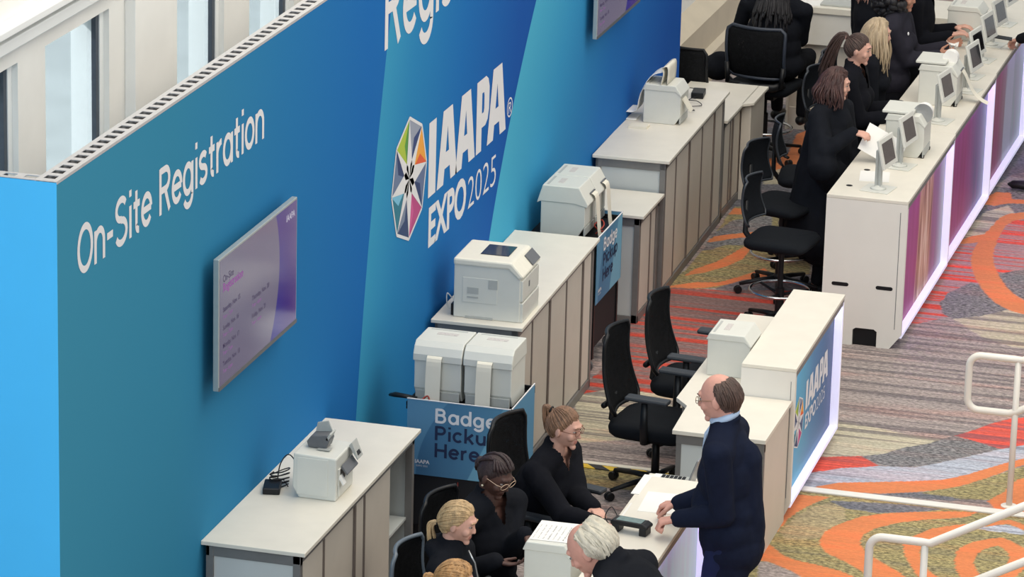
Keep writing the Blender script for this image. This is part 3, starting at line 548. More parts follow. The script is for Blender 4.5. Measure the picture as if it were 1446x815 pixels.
def tv(y, z, label):
    t = thing('wall_screen', label, 'screen', (.0, y, z), 0)
    w, h = 1.22, .69
    MB().box(.055, 0, 0, .085, w, h).build('screen_case', mat('silver_case', rgb(176, 184, 184), .35, metal=.4, noise=.03), t, bevel=.003)
    MB().box(.0, .35, .2, .055, .85, .5).build('wall_bracket', BLKP, t)
    p = MB().box(.0853, .012, .022, .0865, w - .012, h - .012).build('screen_panel', TVM, t)
    MB().box(.0853, .0, .0, .0885, w, .02).build('screen_chin', DPLAST, t)
    X = .0868
    def tx(s, y0, z0, hh, m, bold=.0): text('screen_text', s, m, t, (X, y0, z0), UY, UZ, None, hh, bold, .0003, capbase=True)
    tx('On-Site', .06, .555, .036, DKT); tx('Registration', .06, .505, .044, PINK, .02); 
    for i, (a, c) in enumerate((('Saturday, Nov. 15', '7 am - 7 pm'), ('Sunday, Nov. 16', '7 am - 7 pm'), ('Monday, Nov. 17', '7 am - 7 pm'), ('Tuesday, Nov. 18', '7 am - 6 pm'))):
        tx(a, .06, .40 - i * .095, .025, DKT, .02); tx(c, .06, .362 - i * .095, .021, PINK)
    for i, (a, c) in enumerate((('Thursday, Nov. 20', '7 am - 6 pm'), ('Friday, Nov. 21', '7 am - 4 pm'))):
        tx(a, .50, .33 - i * .095, .025, DKT, .02); tx(c, .50, .292 - i * .095, .021, PINK)
    tx('IAAPA', 1.04, .60, .035, SCW, .02)
    return t
tv(1.915, 1.80, 'wall screen showing registration days, below the words On-Site Registration')
tv(9.50, 1.885, 'far wall screen on the blue wall, cut by the top edge of the photo')
DIVP = mat('brown_grey_post', rgb(112, 102, 96), .6, noise=.06)
# ------------------------------------------------------------------ storage counters along the blue wall
def counter(label, loc, w, L, z, rz, splits, open_bay=None, group='low storage counters along the blue wall', over=.03):
    """x 0..w (front at w), y 0..L ; splits: y positions where one door panel ends and the next begins"""
    t = thing('storage_counter', label, 'counter', loc, rz, group)
    MB().box(0, 0, z - .022, w, L, z).build('worktop', LAM, t, bevel=.003)
    a, b, c0, c1 = .02, w - over, .02, L - .02; zt = z - .023
    f = MB()
    ps = .04
    for x in (a, b - ps):
        for y in (c0, c1 - ps): f.box(x, y, 0, x + ps, y + ps, zt)
    for y in (c0, c1 - ps):
        f.box(a, y + .002, zt - .06, b, y + ps - .002, zt); f.box(a, y + .002, .0, b, y + ps - .002, .05)
    f.box(b - ps, c0, zt - .05, b - .001, c1, zt); f.box(b - ps, c0, 0, b - .001, c1, .06)
    f.box(a, c0, zt - .06, a + .02, c1, zt)
    f.build('frame', ALU, t, bevel=.002)
    MB().box(a + ps, c0 + .012, .05, b - ps, c0 + .02, zt - .06).build('end_panel', PANELG, t)
    MB().box(a + ps, c1 - .02, .05, b - ps, c1 - .012, zt - .06).build('end_panel', PANELG, t)
    MB().box(a, c0 + ps, .03, a + .01, c1 - ps, zt - .06).build('back_panel', PANELG, t)
    MB().box(a, c0 + .02, .03, b - .02, c1 - .02, .045).build('bottom_shelf', PANELG, t)
    ys = [c0 + ps] + list(splits) + [c1 - ps]
    for i in range(len(ys) - 1):
        if open_bay is not None and i == open_bay:
            MB().box(a + .01, ys[i], .48, b - .03, ys[i + 1], .495).build('shelf', PANELG, t)
            MB().box(a + .01, ys[i] - .005, .045, b - .03, ys[i] + .005, zt - .05).build('divider', PANELG, t)
            continue
        if i: MB().box(b - .03, ys[i] - .013, .06, b - .004, ys[i] + .013, zt - .05).build('divider_post', DIVP, t)
        MB().box(b - .026, ys[i] + .006, .065, b - .008 - (.006 if i % 2 else 0), ys[i + 1] - .006, zt - .055).build('door', PANEL, t, bevel=.002)
    g = MB(); g.box(b - .05, c0 + ps, .06, b - .030, (ys[open_bay] if open_bay is not None else c1 - ps), zt - .05); g.build('door_gap_shade', GAP, t)  # dark sheet behind the doors, painting shade into the gaps between them
    return t
k1 = counter('nearest cream counter by the blue wall, holding a small label printer', (.0, 1.897, 0), .555, 2.02, 1.0, 0, [.42, .95, 1.11, 1.60], open_bay=4)
k2 = counter('cream counter by the blue wall with the big white office printer', (.035, 5.83, 0), .565, 2.0, 1.0, .018, [.40, .85, 1.27, 1.72])
k3 = counter('low step counter between the far badge cart and the third tall counter', (.01, 9.19, 0), .52, .60, .77, 0, [.36])
k4 = counter('third tall counter by the blue wall, with a printer and loose cables', (.01, 9.785, 0), .545, 2.06, 1.0, .017, [.40, .86, 1.28, 1.72])
k5 = counter('farthest, lower counter at the end of the blue wall', (-.02, 11.86, 0), .53, 1.12, .77, 0, [.28, .38, .62])
MB().prism([(.52, .52), (.60, .60), (.60, 1.12), (.52, 1.12)], 'z', .748, .77).build('worktop_step', LAM, k5, bevel=.003)
MB().box(.50, .62, 0, .575, 1.10, .747).build('side_cabinet', PANEL, k5, bevel=.003)

# things on the counters
def wire(name, pts, m, parent=None, r=.003, label=None, cat=None):
    # smooth curve through the points
    P = [Vector(p) for p in pts]; out = []
    for i in range(len(P) - 1):
        p0 = P[max(i - 1, 0)]; p1 = P[i]; p2 = P[i + 1]; p3 = P[min(i + 2, len(P) - 1)]
        for k in range(6):
            t = k / 6; out.append(.5 * ((2 * p1) + (p2 - p0) * t + (2 * p0 - 5 * p1 + 4 * p2 - p3) * t * t + (3 * p1 - p0 - 3 * p2 + p3) * t ** 3))
    out.append(P[-1]); o = MB().tube(out, r, 6).build(name, m, parent, smooth=True)
    if label: tag(o, label, cat)
    return o

# label printer on the near counter
lp = thing('label_printer', 'small white label printer with a grey attachment on top, on the nearest counter', 'printer', (.235, 2.66, 1.0))
bd = MB(); bd.prism([(.03, 0), (.235, 0), (.235, .235), (.0, .245), (-.005, .06)], 'y', 0, .29); bd.build('housing', PLAST, lp, bevel=.008)
MB().box(.02, -.003, .02, .19, .002, .225).build('side_cover', PLAST, lp, bevel=.003)
m = MB(); m.box(.2355, .03, .02, .242, .27, .17); m.build('front_panel', PLAST, lp, bevel=.003)
MB().box(.2405, .05, .10, .244, .13, .165).build('label_slot', BLKP, lp)
m = MB(); m.prism([(.24, .17), (.275, .13), (.28, .14), (.245, .185)], 'y', .06, .24); m.build('output_flap', DPLAST, lp, bevel=.002)
m = MB(); m.prism([(.24, .115), (.262, .08), (.268, .088), (.244, .135)], 'y', .035, .075); m.build('label_tongue', PAPER, lp)
cp_ = MB(); cp_.prism([(.238, .245), (.285, .17), (.292, .175), (.255, .265)], 'y', .20, .285); cp_.build('control_panel', PLASTG, lp, bevel=.003)
MB().prism([(.262, .226), (.284, .190), (.288, .194), (.266, .230)], 'y', .215, .262).build('display', BLKP, lp)
MB().box(.10, .085, .245, .17, .135, .2475).build('paper_slot', PLASTG, lp)
hold = thing('card_feeder', 'grey plastic card feeder standing on top of the small label printer', 'feeder', (.335, 2.815, 1.245))
m = MB(); m.prism([(-.055, 0), (.045, 0), (.06, .045), (.05, .075), (-.04, .065), (-.065, .03)], 'y', -.045, .045); m.build('hopper', DPLAST, hold, bevel=.005)
m = MB(); m.prism([(-.04, .06), (-.03, .115), (.03, .13), (.055, .07)], 'y', .030, .040); m.build('back_plate', PLASTG, hold, bevel=.002)
m = MB(); m.prism([(.04, .05), (.06, .085), (.068, .08), (.052, .045)], 'y', -.045, .045); m.build('front_lip', PLASTG, hold)
ps = thing('power_brick', 'black power brick with coiled lead at the wall edge of the nearest counter', 'power supply', (.10, 2.72, 1.0), .25)
MB().box(-.045, -.075, 0, .045, .075, .036).build('brick', BLKP, ps, bevel=.006)
for i in range(5):
    wire('cable', [(.03 + .05 * math.cos(a + i), .03 + .13 * i / 5 + .045 * math.sin(a * 1.3 + i), .012 + .012 * i + .008 * math.sin(a)) for a in [k * .9 for k in range(8)]], CABLE, ps, .0035)
wire('cable', [(.02, .09, .02), (.03, .16, .09), (.07, .20, .13), (.12, .16, .09), (.14, .12, .05)], CABLE, ps, .0035)
sh = thing('power_strip', 'black power strip and leads on the open shelf of the nearest counter', 'power strip', (.40, 3.62, .495), .3)
MB().box(-.03, -.12, 0, .03, .12, .03).build('strip_body', BLKP, sh, bevel=.004)
wire('cable', [(0, -.1, .03), (.05, -.05, .07), (.02, .02, .05), (.06, .06, .03), (-.02, .1, .05), (.03, .03, .02)], CABLE, sh, .004)

# big office printer on the second counter
bp_ = thing('office_printer', 'big white office printer with a dark top display, on the second counter', 'printer', (.145, 5.925, 1.0), .015)
prof = [(0, 0), (.40, 0), (.425, .02), (.425, .285), (.39, .325), (.345, .355), (0, .355)]
m = MB(); m.prism([(0, .0), (.41, .0), (.41, .30), (.34, .34), (0, .34)], 'y', .004, .40); m.build('housing', PLAST, bp_, bevel=.006)
m = MB(); m.prism([(-.004, .325), (.335, .325), (.40, .265), (.435, .285), (.355, .37), (-.004, .37)], 'y', -.004, .412); m.build('top_cover', mat('cream_printer_top', rgb(226, 222, 208), .4, noise=.02), bp_, bevel=.012)
m = MB(); m.box(.13, .12, .3705, .305, .33, .374); m.build('top_display', mat('dark_glass_panel', rgb(46, 48, 52), .15, noise=.05, coat=.3), bp_, bevel=.002)
m = MB(); m.prism([(.372, .352), (.428, .297), (.432, .302), (.377, .358)], 'y', .23, .40); m.build('control_panel', DPLAST, bp_, bevel=.001)
MB().box(.055, .001, .10, .27, .0045, .255).build('side_hatch', PLAST, bp_, bevel=.002)
MB().box(.085, -.001, .155, .155, .003, .195).build('vent_grille', PLASTG, bp_)
MB().box(.085, -.001, .128, .155, .003, .14).build('vent_grille', PLASTG, bp_)
MB().box(.215, -.001, .195, .27, .003, .25).build('vent_grille', PLASTG, bp_)
MB().box(.075, -.003, .002, .245, .004, .016).build('tray_handle', PLASTG, bp_)
m = MB(); m.box(.405, .01, .0, .428, .395, .12); m.box(.405, .01, .13, .425, .395, .26); m.build('paper_tray', PLAST, bp_, bevel=.004)
MB().box(.4245, .15, .19, .427, .17, .225).build('power_button', DPLAST, bp_)
MB().box(-.022, .03, .0, -.002, .09, .07).build('rear_plug', BLKP, bp_)
wire('cable', [(-.02, .05, .1), (-.05, .04, .13), (-.05, .05, .05), (-.03, .06, .03)], mat('white_cable', rgb(206, 206, 204), .5, noise=.02), bp_, .004)

# ------------------------------------------------------------------ badge printers (one make throughout)
def badge_printer(label, loc, rz, W=.29, D=.31, Hh=.33, strip=0, group='white badge printers', lid=None, feet=False, hoodlines=True, lay='down'):
    """front towards +x, width along y (0..W)"""
    t = thing('badge_printer', label, 'printer', loc, rz, group)
    m = MB(); m.prism([(.01, 0), (D * .80, 0), (D * .93, .07 * Hh / .33), (D * .93, Hh * .78), (D * .80, Hh * .90), (.01, Hh * .90)], 'y', .006, W - .006); m.build('housing', PLAST if not feet else PLAST, t, bevel=.005)
    m = MB(); m.prism([(-.018, Hh * .62), (D * .02, Hh * .66), (D * .70, Hh * .66), (D * .97, Hh * .60), (D, Hh * .66), (D * .80, Hh), (.02, Hh)] if lid == 'hood' else
                      [(.0, Hh * .70), (D * .9, Hh * .70), (D * .97, Hh * .68), (D * .965, Hh * .80), (D * .90, Hh * .92), (D * .80, Hh), (.02, Hh)] if lid is None else
                      [(0, Hh * .84), (D * .8, Hh * .84), (D * .93, Hh * .72), (D * .96, Hh * .76), (D * .80, Hh), (.02, Hh)], 'y', 0, W)
    m.build('top_cover', PLAST, t, bevel=.006)
    MB().box(D * .30, W * .30, Hh, D * .42, W * .72, Hh + .0015).build('label_sticker', mat('grey_sticker', rgb(196, 190, 186), .6, noise=.2, nscale=120), t)
    MB().box(D * .12, W * .10, Hh, D * .17, W * .85, Hh + .001).build('top_groove', PLASTG, t)
    MB().box(D * .9, W * .05, .005, D * .935, W * .95, .06).build('front_base', PLASTG, t, bevel=.003)
    if strip:
        a = W * (.30 if strip == 1 else .5) ; b_ = a + .088
        pts = [(D * .93, Hh * .80), (D * 1.03, Hh * .74), (D * 1.07, Hh * .45), (D * 1.11, .0), (D * 1.16, -.05)] if lay == 'down' else \
              [(D * .93, Hh * .80), (D * 1.02, Hh * .70), (D * 1.22, Hh * .30), (D * 1.42, .03), (D * 1.60, .004)]
        m = MB(); m.grid(lambda u, v: (lambda s: (s[0], a + (b_ - a) * v, s[1]))(interp(pts, u)), 14, 1)
        o = m.build('badge_strip', PAPERC, t); sd = o.modifiers.new('thick', 'SOLIDIFY'); sd.thickness = .0008
        MB().box(D * .925, a - .01, Hh * .79, D * .955, b_ + .01, Hh * .815).build('exit_slot', DPLAST, t)
    if feet:
        for y in (.03, W - .03): MB().lathe([(.014, -.0), (.016, .02), (.01, .024)], (D * .90, y, -.0), 12).build('foot', BLKP, t, smooth=False)
    return t
def interp(pts, u):
    n = len(pts) - 1; k = min(int(u * n), n - 1); t = u * n - k
    p0 = pts[max(k - 1, 0)]; p1 = pts[k]; p2 = pts[k + 1]; p3 = pts[min(k + 2, n)]
    return tuple(.5 * (2 * p1[i] + (p2[i] - p0[i]) * t + (2 * p0[i] - 5 * p1[i] + 4 * p2[i] - p3[i]) * t * t + (3 * p1[i] - p0[i] - 3 * p2[i] + p3[i]) * t ** 3) for i in range(len(p1)))

# ------------------------------------------------------------------ badge pick-up carts
SIGNB = None
def signmat():
    m = bpy.data.materials.new('printed_blue_sign'); m.use_nodes = True; N = NT(m); b = N.n['Principled BSDF']; b.inputs['Roughness'].default_value = .5
    s = N.new('ShaderNodeSeparateXYZ'); N.l.new(N.new('ShaderNodeTexCoord').outputs['Object'], s.inputs[0]); x = s.outputs[0]; z = s.outputs[2]
    base = N.ramp(N.math('MULTIPLY', x, 1.7), [(0, rgb(62, 112, 150)), (.5, rgb(72, 124, 160)), (1, rgb(86, 140, 172))])
    e1 = N.math('SUBTRACT', N.math('POWER', N.math('MULTIPLY', z, 1.0), 2.0), N.math('MULTIPLY', N.math('SUBTRACT', x, .06), 1.1))
    k1_ = N.math('MULTIPLY', e1, 150, clamp=True)
    e2 = N.math('SUBTRACT', N.math('SUBTRACT', x, .36), N.math('MULTIPLY', z, .45)); k2_ = N.math('MULTIPLY', e2, 150, clamp=True)
    c = N.mix(k1_, base, rgb(90, 142, 176)); c = N.mix(k2_, c, rgb(112, 168, 194))
    N.put(b.inputs['Base Color'], c); return m
SIGN = signmat()
def cart(label, loc, rz, Wd, Dp):
    """sign face towards -y, x 0..Wd, body behind it to y = Dp"""
    t = thing('badge_cart', label, 'cart', loc, rz, 'badge pickup carts')
    zt = .90
    m = MB(); m.box(.015, .015, .16, Wd - .015, Dp, .86); m.build('cart_body', mat('black_cart_cloth', rgb(18, 18, 22), .7, noise=.2, nscale=6), t, bevel=.006)
    for x in (.005, Wd - .035):
        for y in (.005, Dp - .03): MB().box(x, y, .10, x + .03, y + .03, .88).build('post', BLKP, t)
    m = MB(); m.box(-.01, -.0, .86, Wd + .01, Dp + .02, .878)
    for (a, b_, c, d) in ((-.01, .0, .002, Dp + .02), (Wd - .002, .0, Wd + .01, Dp + .02), (-.01, .0, Wd + .01, .012), (-.01, Dp + .008, Wd + .01, Dp + .02)): m.box(a, b_, .878, c, d, .905)
    m.build('tray', BLKP, t, bevel=.003)
    h0, h1 = .475, .925
    m = MB(); m.box(0, 0, 0, Wd, .004, h1 - h0); m.build('sign_front', SIGN, t, loc=(0, -.006, h0))
    m = MB(); m.box(0, 0, 0, .004, Dp * .98, h1 - h0); m.build('sign_side', SIGN, t, loc=(Wd + .012, -.004, h0))
    m = MB(); m.box(-.002, -.009, h1, Wd + .017, -.002, h1 + .005); m.box(Wd + .011, -.009, h1, Wd + .017, Dp * .98, h1 + .005); m.build('sign_edging', WHITEINK, t)
    U, V = (1, 0, 0), (0, 0, 1)
    for w_, m_, z_ in (('Badge', WHITEINK, .80), ('Pickup', NAVYINK, .695), ('Here', NAVYINK, .592)): sign('lettering', w_, m_, t, (.165, -.007, z_), U, V, .085, None, .125, .08)
    text('lettering', 'IAAPA', WHITEINK, t, (.052, -.007, .545), U, V, None, .022, .03, capbase=True)
    text('lettering', 'EXPO 2025', WHITEINK, t, (.06, -.007, .525), U, V, None, .010, .0, capbase=True)
    for x in (.05, Wd - .05):
        for y in (.05, Dp - .05):
            c = MB().box(x - .018, y - .02, .07, x + .018, y + .02, .16).build('caster', BLKP, t)
            w = MB(); w.lathe([(.005, -.014), (.038, -.014), (.042, 0), (.038, .014), (.005, .014)], (0, 0, 0), 18)
            w.v = [(x + a[2], y + a[0], .042 + a[1]) for a in w.v]; w.build('wheel', mat('grey_wheel', rgb(96, 98, 100), .4, noise=.1), c, smooth=False)
    return t
c1 = cart('near badge cart with a blue Badge Pickup Here sign facing the camera', (.27, 4.6, 0), 0, .60, .50)
c2 = cart('far badge cart with a Badge Pickup Here sign seen edge on, between two counters', (.49, 8.05, 0), PI / 2, .66, .52)
wire('cable', [(.30, .02, .885), (.1, .04, .90), (.2, .05, .89), (.34, .03, .91), (.42, .05, .89), (.5, .03, .90)], REDCABLE, c1, .004)
wire('cable', [(.06, .03, .90), (.1, .06, .93), (.12, .03, .89)], REDCABLE, c1, .005)
wire('cable', [(.25, .07, .885), (.3, .03, .93), (.36, .06, .95), (.33, .1, .92), (.28, .05, .90), (.32, .02, .89)], REDCABLE, c2, .005)
wire('cable', [(.3, .03, .46), (.305, .0, .42), (.31, -.01, .36), (.30, -.0, .43)], REDCABLE, c1, .004)
m = MB(); m.tube([(-.13, .10, .90), (-.10, .08, .91), (-.02, .07, .91), (.03, .08, .90)], [.02, .028, .022, .02], 10, .5); m.build('tray_handle', BLKP, c1, smooth=True)

badge_printer('left of the two white badge printers on the near badge cart', (.265, 5.02, .885), -PI / 2, .29, .33, .345, 1, 'badge printers on the near cart')
badge_printer('right of the two white badge printers on the near badge cart', (.562, 5.02, .885), -PI / 2, .29, .33, .345, 1, 'badge printers on the near cart')
badge_printer('nearer white badge printer on the far badge cart', (.08, 8.12, .905), 0, .27, .33, .33, 2, 'badge printers on the far cart', lid='hood')
badge_printer('farther white badge printer on the far badge cart', (.08, 8.40, .905), 0, .27, .33, .33, 2, 'badge printers on the far cart', lid='hood')

# printer, paper and power brick on the third tall counter
q = badge_printer('white printer with a raised paper lid, by the loose cables on the third tall counter', (.12, 10.75, 1.0), .0, .26, .30, .285, 0, lid='flat')
m = MB(); m.grid(lambda u, v: (lambda s: (s[0] + .15 - .0, .0 + .262 * v, s[1]))(interp([(-.02, .285), (-.005, .37), (-.015, .405), (.03, .415), (.03, .29)], u)), 14, 4)
o = m.build('fanfold_paper', PAPERC, q, smooth=True); sd = o.modifiers.new('t', 'SOLIDIFY'); sd.thickness = .004
m = MB(); m.grid(lambda u, v: (lambda s: (s[0], .03 + .2 * v, s[1]))(interp([(.14, .37), (.05, .33), (-.02, .20), (-.05, .07), (-.14, .055), (-.13, .01), (-.05, .006)], u)), 18, 4)
o = m.build('fanfold_paper', PAPER, q, smooth=True); sd = o.modifiers.new('t', 'SOLIDIFY'); sd.thickness = .004
m = MB(); m.prism([(.28, .18), (.34, .09), (.345, .095), (.285, .19)], 'y', .05, .14); m.build('label_tongue', PAPERC, q)
m = MB(); m.box(0, 0, 0, .135, .10, .012); m.box(.004, .003, .012, .131, .098, .018); tag(m.build('badge_stack', PAPERC, None, loc=(.07, 10.56, 1.0)), 'small stack of cream cards lying on the third tall counter', 'card stack')
pb = thing('power_brick', 'black power brick beside the printer on the third tall counter', 'power supply', (.335, 11.62, 1.0), .1)
MB().box(-.045, -.08, 0, .045, .08, .045).build('brick', BLKP, pb, bevel=.005)
wire('cable', [(0, -.08, .02), (-.05, -.16, .01), (.02, -.22, .02), (.06, -.30, .01), (-.03, -.38, .015), (.03, -.45, .01), (-.05, -.5, .03)], CABLE, pb, .003)
wire('cable', [(0, .08, .02), (-.06, .04, .05), (-.12, -.02, .05), (-.16, -.12, .03)], CABLE, pb, .003)

# ------------------------------------------------------------------ light-box counters
def pos_ramp(name, stops_y, Lm, extra=None):
    m = bpy.data.materials.new(name); m.use_nodes = True; N = NT(m); b = N.n['Principled BSDF']; b.inputs['Roughness'].default_value = .45
    s = N.new('ShaderNodeSeparateXYZ'); tc = N.new('ShaderNodeTexCoord').outputs['Object']; N.l.new(tc, s.inputs[0])
    f = N.math('DIVIDE', s.outputs[1], Lm)
    c = N.ramp(f, stops_y)
    if extra: c = extra(N, s, c, tc)
    N.put(b.inputs['Base Color'], c); N.put(b.inputs['Emission Color'], c); b.inputs['Emission Strength'].default_value = .28
    return m
def ex_mag(pos, w, col):
    def f(N, s, c, tc):
        mp = N.new('ShaderNodeMapping'); mp.inputs['Scale'].default_value = (1, 5, .7); N.l.new(tc, mp.inputs['Vector'])
        n = N.noise(2.2, mp.outputs[0], 3)
        c2 = N.mix(N.math('MULTIPLY', N.math('SUBTRACT', n, .35), .7, clamp=True), c, rgb(170, 80, 150))
        d = N.math('ABSOLUTE', N.math('SUBTRACT', N.math('ADD', s.outputs[1], N.math('MULTIPLY', n, .25)), pos))
        k = N.math('MULTIPLY', N.math('SUBTRACT', w, d), 14, clamp=True)
        return N.mix(k, c2, N.ramp(n, [(.35, rgb(110, 68, 66)), (.55, rgb(172, 128, 112)), (.65, rgb(196, 168, 156))]) if col else rgb(150, 150, 168))
    return f
G1 = pos_ramp('lightbox_magenta', [(0, rgb(132, 56, 112)), (.5, rgb(140, 52, 100)), (.8, rgb(120, 90, 120)), (1, rgb(160, 180, 190))], 1.85, ex_mag(1.12, .30, True))
G2 = pos_ramp('lightbox_plum', [(0, rgb(120, 50, 96)), (.45, rgb(122, 48, 92)), (.75, rgb(92, 84, 120)), (1, rgb(120, 140, 170))], 1.85, ex_mag(3.0, .0, False))
G3 = pos_ramp('lightbox_red', [(0, rgb(112, 52, 74)), (.3, rgb(120, 62, 84)), (.6, rgb(120, 128, 136)), (1, rgb(140, 160, 170))], 1.85, ex_mag(1.2, .22, False))
G4 = pos_ramp('lightbox_blue', [(0, rgb(60, 158, 206)), (.3, rgb(66, 140, 170)), (.55, rgb(54, 106, 146)), (1, rgb(40, 62, 108))], 1.48)
def lightbox_counter(label, loc, rz, w, L, z, gm, group=None, low=None, strip=LEDP):
    """x 0..w, front (lit graphic) at x = w, y 0..L"""
    t = thing('lightbox_counter', label, 'counter', loc, rz, group)
    rc = .052                                             # how deep the graphic sits in the front
    cut = 'end' if low is None else None
    MB().box(0, 0, z - .022, w, L, z).build('counter_top', LAM, t, bevel=.002)
    th = .022
    def side(y0, y1):
        m = MB()
        c = .07; nz = .11
        m.prism([(0, 0), (w * .40, 0), (w * .40, nz), (w * .44, nz + .015), (w * .66, nz + .015), (w * .70, nz), (w * .70, 0), (w * .86, 0), (w - .002, c * 1.4), (w - .002, z - .023), (0, z - .023)], 'y', y0, y1)
        return m
    e = side(0.0, th).build('end_panel', WHITEM, t)
    side(L - th, L - .001).build('end_panel', WHITEM, t)
    if low is None:
        for cx in (.12, .42):
            h = MB(); s_ = [(cx + .045 * (1 if k < 6 else -1) + .013 * math.cos(-PI / 2 + k * PI / 5 if k < 6 else PI / 2 + (k - 6) * PI / 5), .42 + .013 * math.sin(-PI / 2 + k * PI / 5 if k < 6 else PI / 2 + (k - 6) * PI / 5)) for k in range(12)]
            h.prism([(a * w / .551, b) for a, b in s_], 'y', -.0012, .001); h.build('hand_slot', BLKP, e)
        MB().box(w * .40, .0225, 0, w * .70, .03, .125).build('cable_notch', BLKP, t)
    MB().box(w * .91, -.001, .14, w * .914 + .002, .001, z - .08).build('panel_joint', DPLAST, e)
    m = MB(); m.box(w - rc - .02, th, .06, w - rc - .006, L - th, z - .023); m.build('front_board', WHITEM, t)
    m = MB(); m.box(w - rc, th, .075, w - .001, L - th - .001, .10); m.build('bottom_ledge', GLOW, t)
    MB().box(w - rc, L - th - .030, .10, w - .001, L - th - .001, z - .04).build('side_reveal', GLOW, t); MB().box(w - rc, th, .10, w - .001, th + .012, z - .04).build('side_reveal', WHITEM, t)
    m = MB(); m.box(w - .02, th, z - .055, w - .001, L - th, z - .023); m.build('top_lip', ALU, t)
    g = MB().box(0, 0, 0, .005, L - 2 * th - .04, z - .15).build('lit_graphic', gm, t, loc=(w - rc - .003, th + .013, .10))
    MB().box(w - .045, th + .02, z - .036, w - .025, L - th - .03, z - .030).build('led_strip', strip, t)
    m = MB(); m.box(0, th, .06, .012, L - th, z - .023) if low is None else m.box(0, th, low, .012, L - th, z - .023); m.build('back_board', WHITEM, t)
    return t
labs = ['nearest lit counter of the long right-hand row, its white end panel with two hand slots', 'second lit counter of the right-hand row, plum coloured front', 'third lit counter of the right-hand row, reddish front', 'farthest lit counter of the right-hand row']
for k, g in enumerate((G1, G2, G3, G2)):
    lightbox_counter(labs[k], (1.758, 9.262 + k * 1.853, 0), -.004, .551, 1.849, 1.034, g, 'lit counters of the right-hand row')
ic = lightbox_counter('white counter with the blue lit IAAPA EXPO 2025 front', (1.943, 5.81, 0), .008, .327, 1.55, .945, G4, None, .73, LED)
gx = .327 - .052 + .0025
def onfront(t, x, yo, zo, s):
    logo(t, lambda u, v, l: (x + l, yo + .12 * s + u * .30 * s, zo + .10 * s + v * .32 * s), .0012)
    wordmark(t, lambda u, v, l: (x + l, yo + .33 * s + u * .72 * s, zo + .105 * s + v * .185 * s), .0012)
    text('logo_text', 'EXPO', WHITEINK, t, (x + .001, yo + .34 * s, zo - .015 * s), UY, UZ, .34 * s, .09 * s, .03, capbase=True)
    text('logo_text', '2025', WHITEINK, t, (x + .001, yo + .70 * s, zo - .015 * s), UY, UZ, .27 * s, .085 * s, -.01, capbase=True)
onfront(ic, gx, .29, .375, 1.0)
lc = [o for o in bpy.data.objects if o.name.startswith('lightbox_counter') and o is not ic]
for o in lc:
    text('lettering', 'IAAPA', WHITEINK, o, (.551 - .052 + .0035, .10, .20), UY, UZ, None, .05, .03, capbase=True)
    text('lettering', 'EXPO', WHITEINK, o, (.551 - .052 + .0035, .10, .14), UY, UZ, None, .03, .02, capbase=True)
nc = lightbox_counter('nearest white counter where the man in the navy jacket leans', (1.895, .9, 0), 0, .325, 2.89, .93, G1, None, .73, LEDP)

# lower desks behind the two narrow counters
def low_desk(label, loc, poly, z, legs, group='low white staff desks'):
    t = thing('low_desk', label, 'desk', loc, 0, group)
    m = MB(); m.prism(poly, 'z', z - .025, z); m.build('desk_top', LAM, t, bevel=.002)
    x0 = min(p[0] for p in poly); x1 = max(p[0] for p in poly); y0 = min(p[1] for p in poly); y1 = max(p[1] for p in poly)
    return t
d1 = low_desk('low white desk joined to the lit IAAPA counter', (1.60, 5.065, 0), [(.11, 0), (.655, 0), (.655, .74), (.33, .74), (.33, 2.3), (0, 2.3), (0, .57), (.09, .45)], .75, 0)
for (a, b, c, d, nm, mm, z0, z1) in ((.13, .025, .16, .055, 'post', ALU, 0, .724), (.615, .025, .645, .055, 'post', ALU, 0, .724), (.16, .03, .615, .045, 'front_panel', PANELG, .03, .67),
    (.13, .02, .645, .06, 'rail', ALU, .665, .724), (.625, .055, .64, .73, 'side_panel', PANEL, .0, .724), (.02, 2.24, .30, 2.27, 'front_panel', PANELG, .0, .724), (.03, .60, .06, .63, 'post', ALU, 0, .724)):
    MB().box(a, b, z0, c, d, z1).build(nm, mm, d1)
d2 = low_desk('low white desk beside the nearest counter, carrying the laptop and papers', (1.52, .9, 0), [(0, 0), (.374, 0), (.374, 2.9), (.70, 2.9), (.70, 3.42), (.24, 3.42), (.24, 2.4), (.02, 2.2)], .75, 0)
for (a, b, c, d, nm, mm, z0, z1) in ((.30, 3.36, .34, 3.40, 'post', ALU, 0, .724), (.66, 3.36, .69, 3.40, 'post', ALU, 0, .724), (.34, 3.37, .66, 3.385, 'front_panel', PANELG, .03, .70), (.67, 2.93, .69, 3.36, 'side_panel', PANEL, .0, .724), (.34, .03, .36, 2.3, 'side_panel', PANEL, .0, .724), (.04, .05, .07, .08, 'post', ALU, 0, .724)):
    MB().box(a, b, z0, c, d, z1).build(nm, mm, d2)

badge_printer('white badge printer on the low desk behind the IAAPA counter', (1.66, 6.10, .75), .0, .30, .29, .265, 0, 'badge printers on desks', lid='flat')
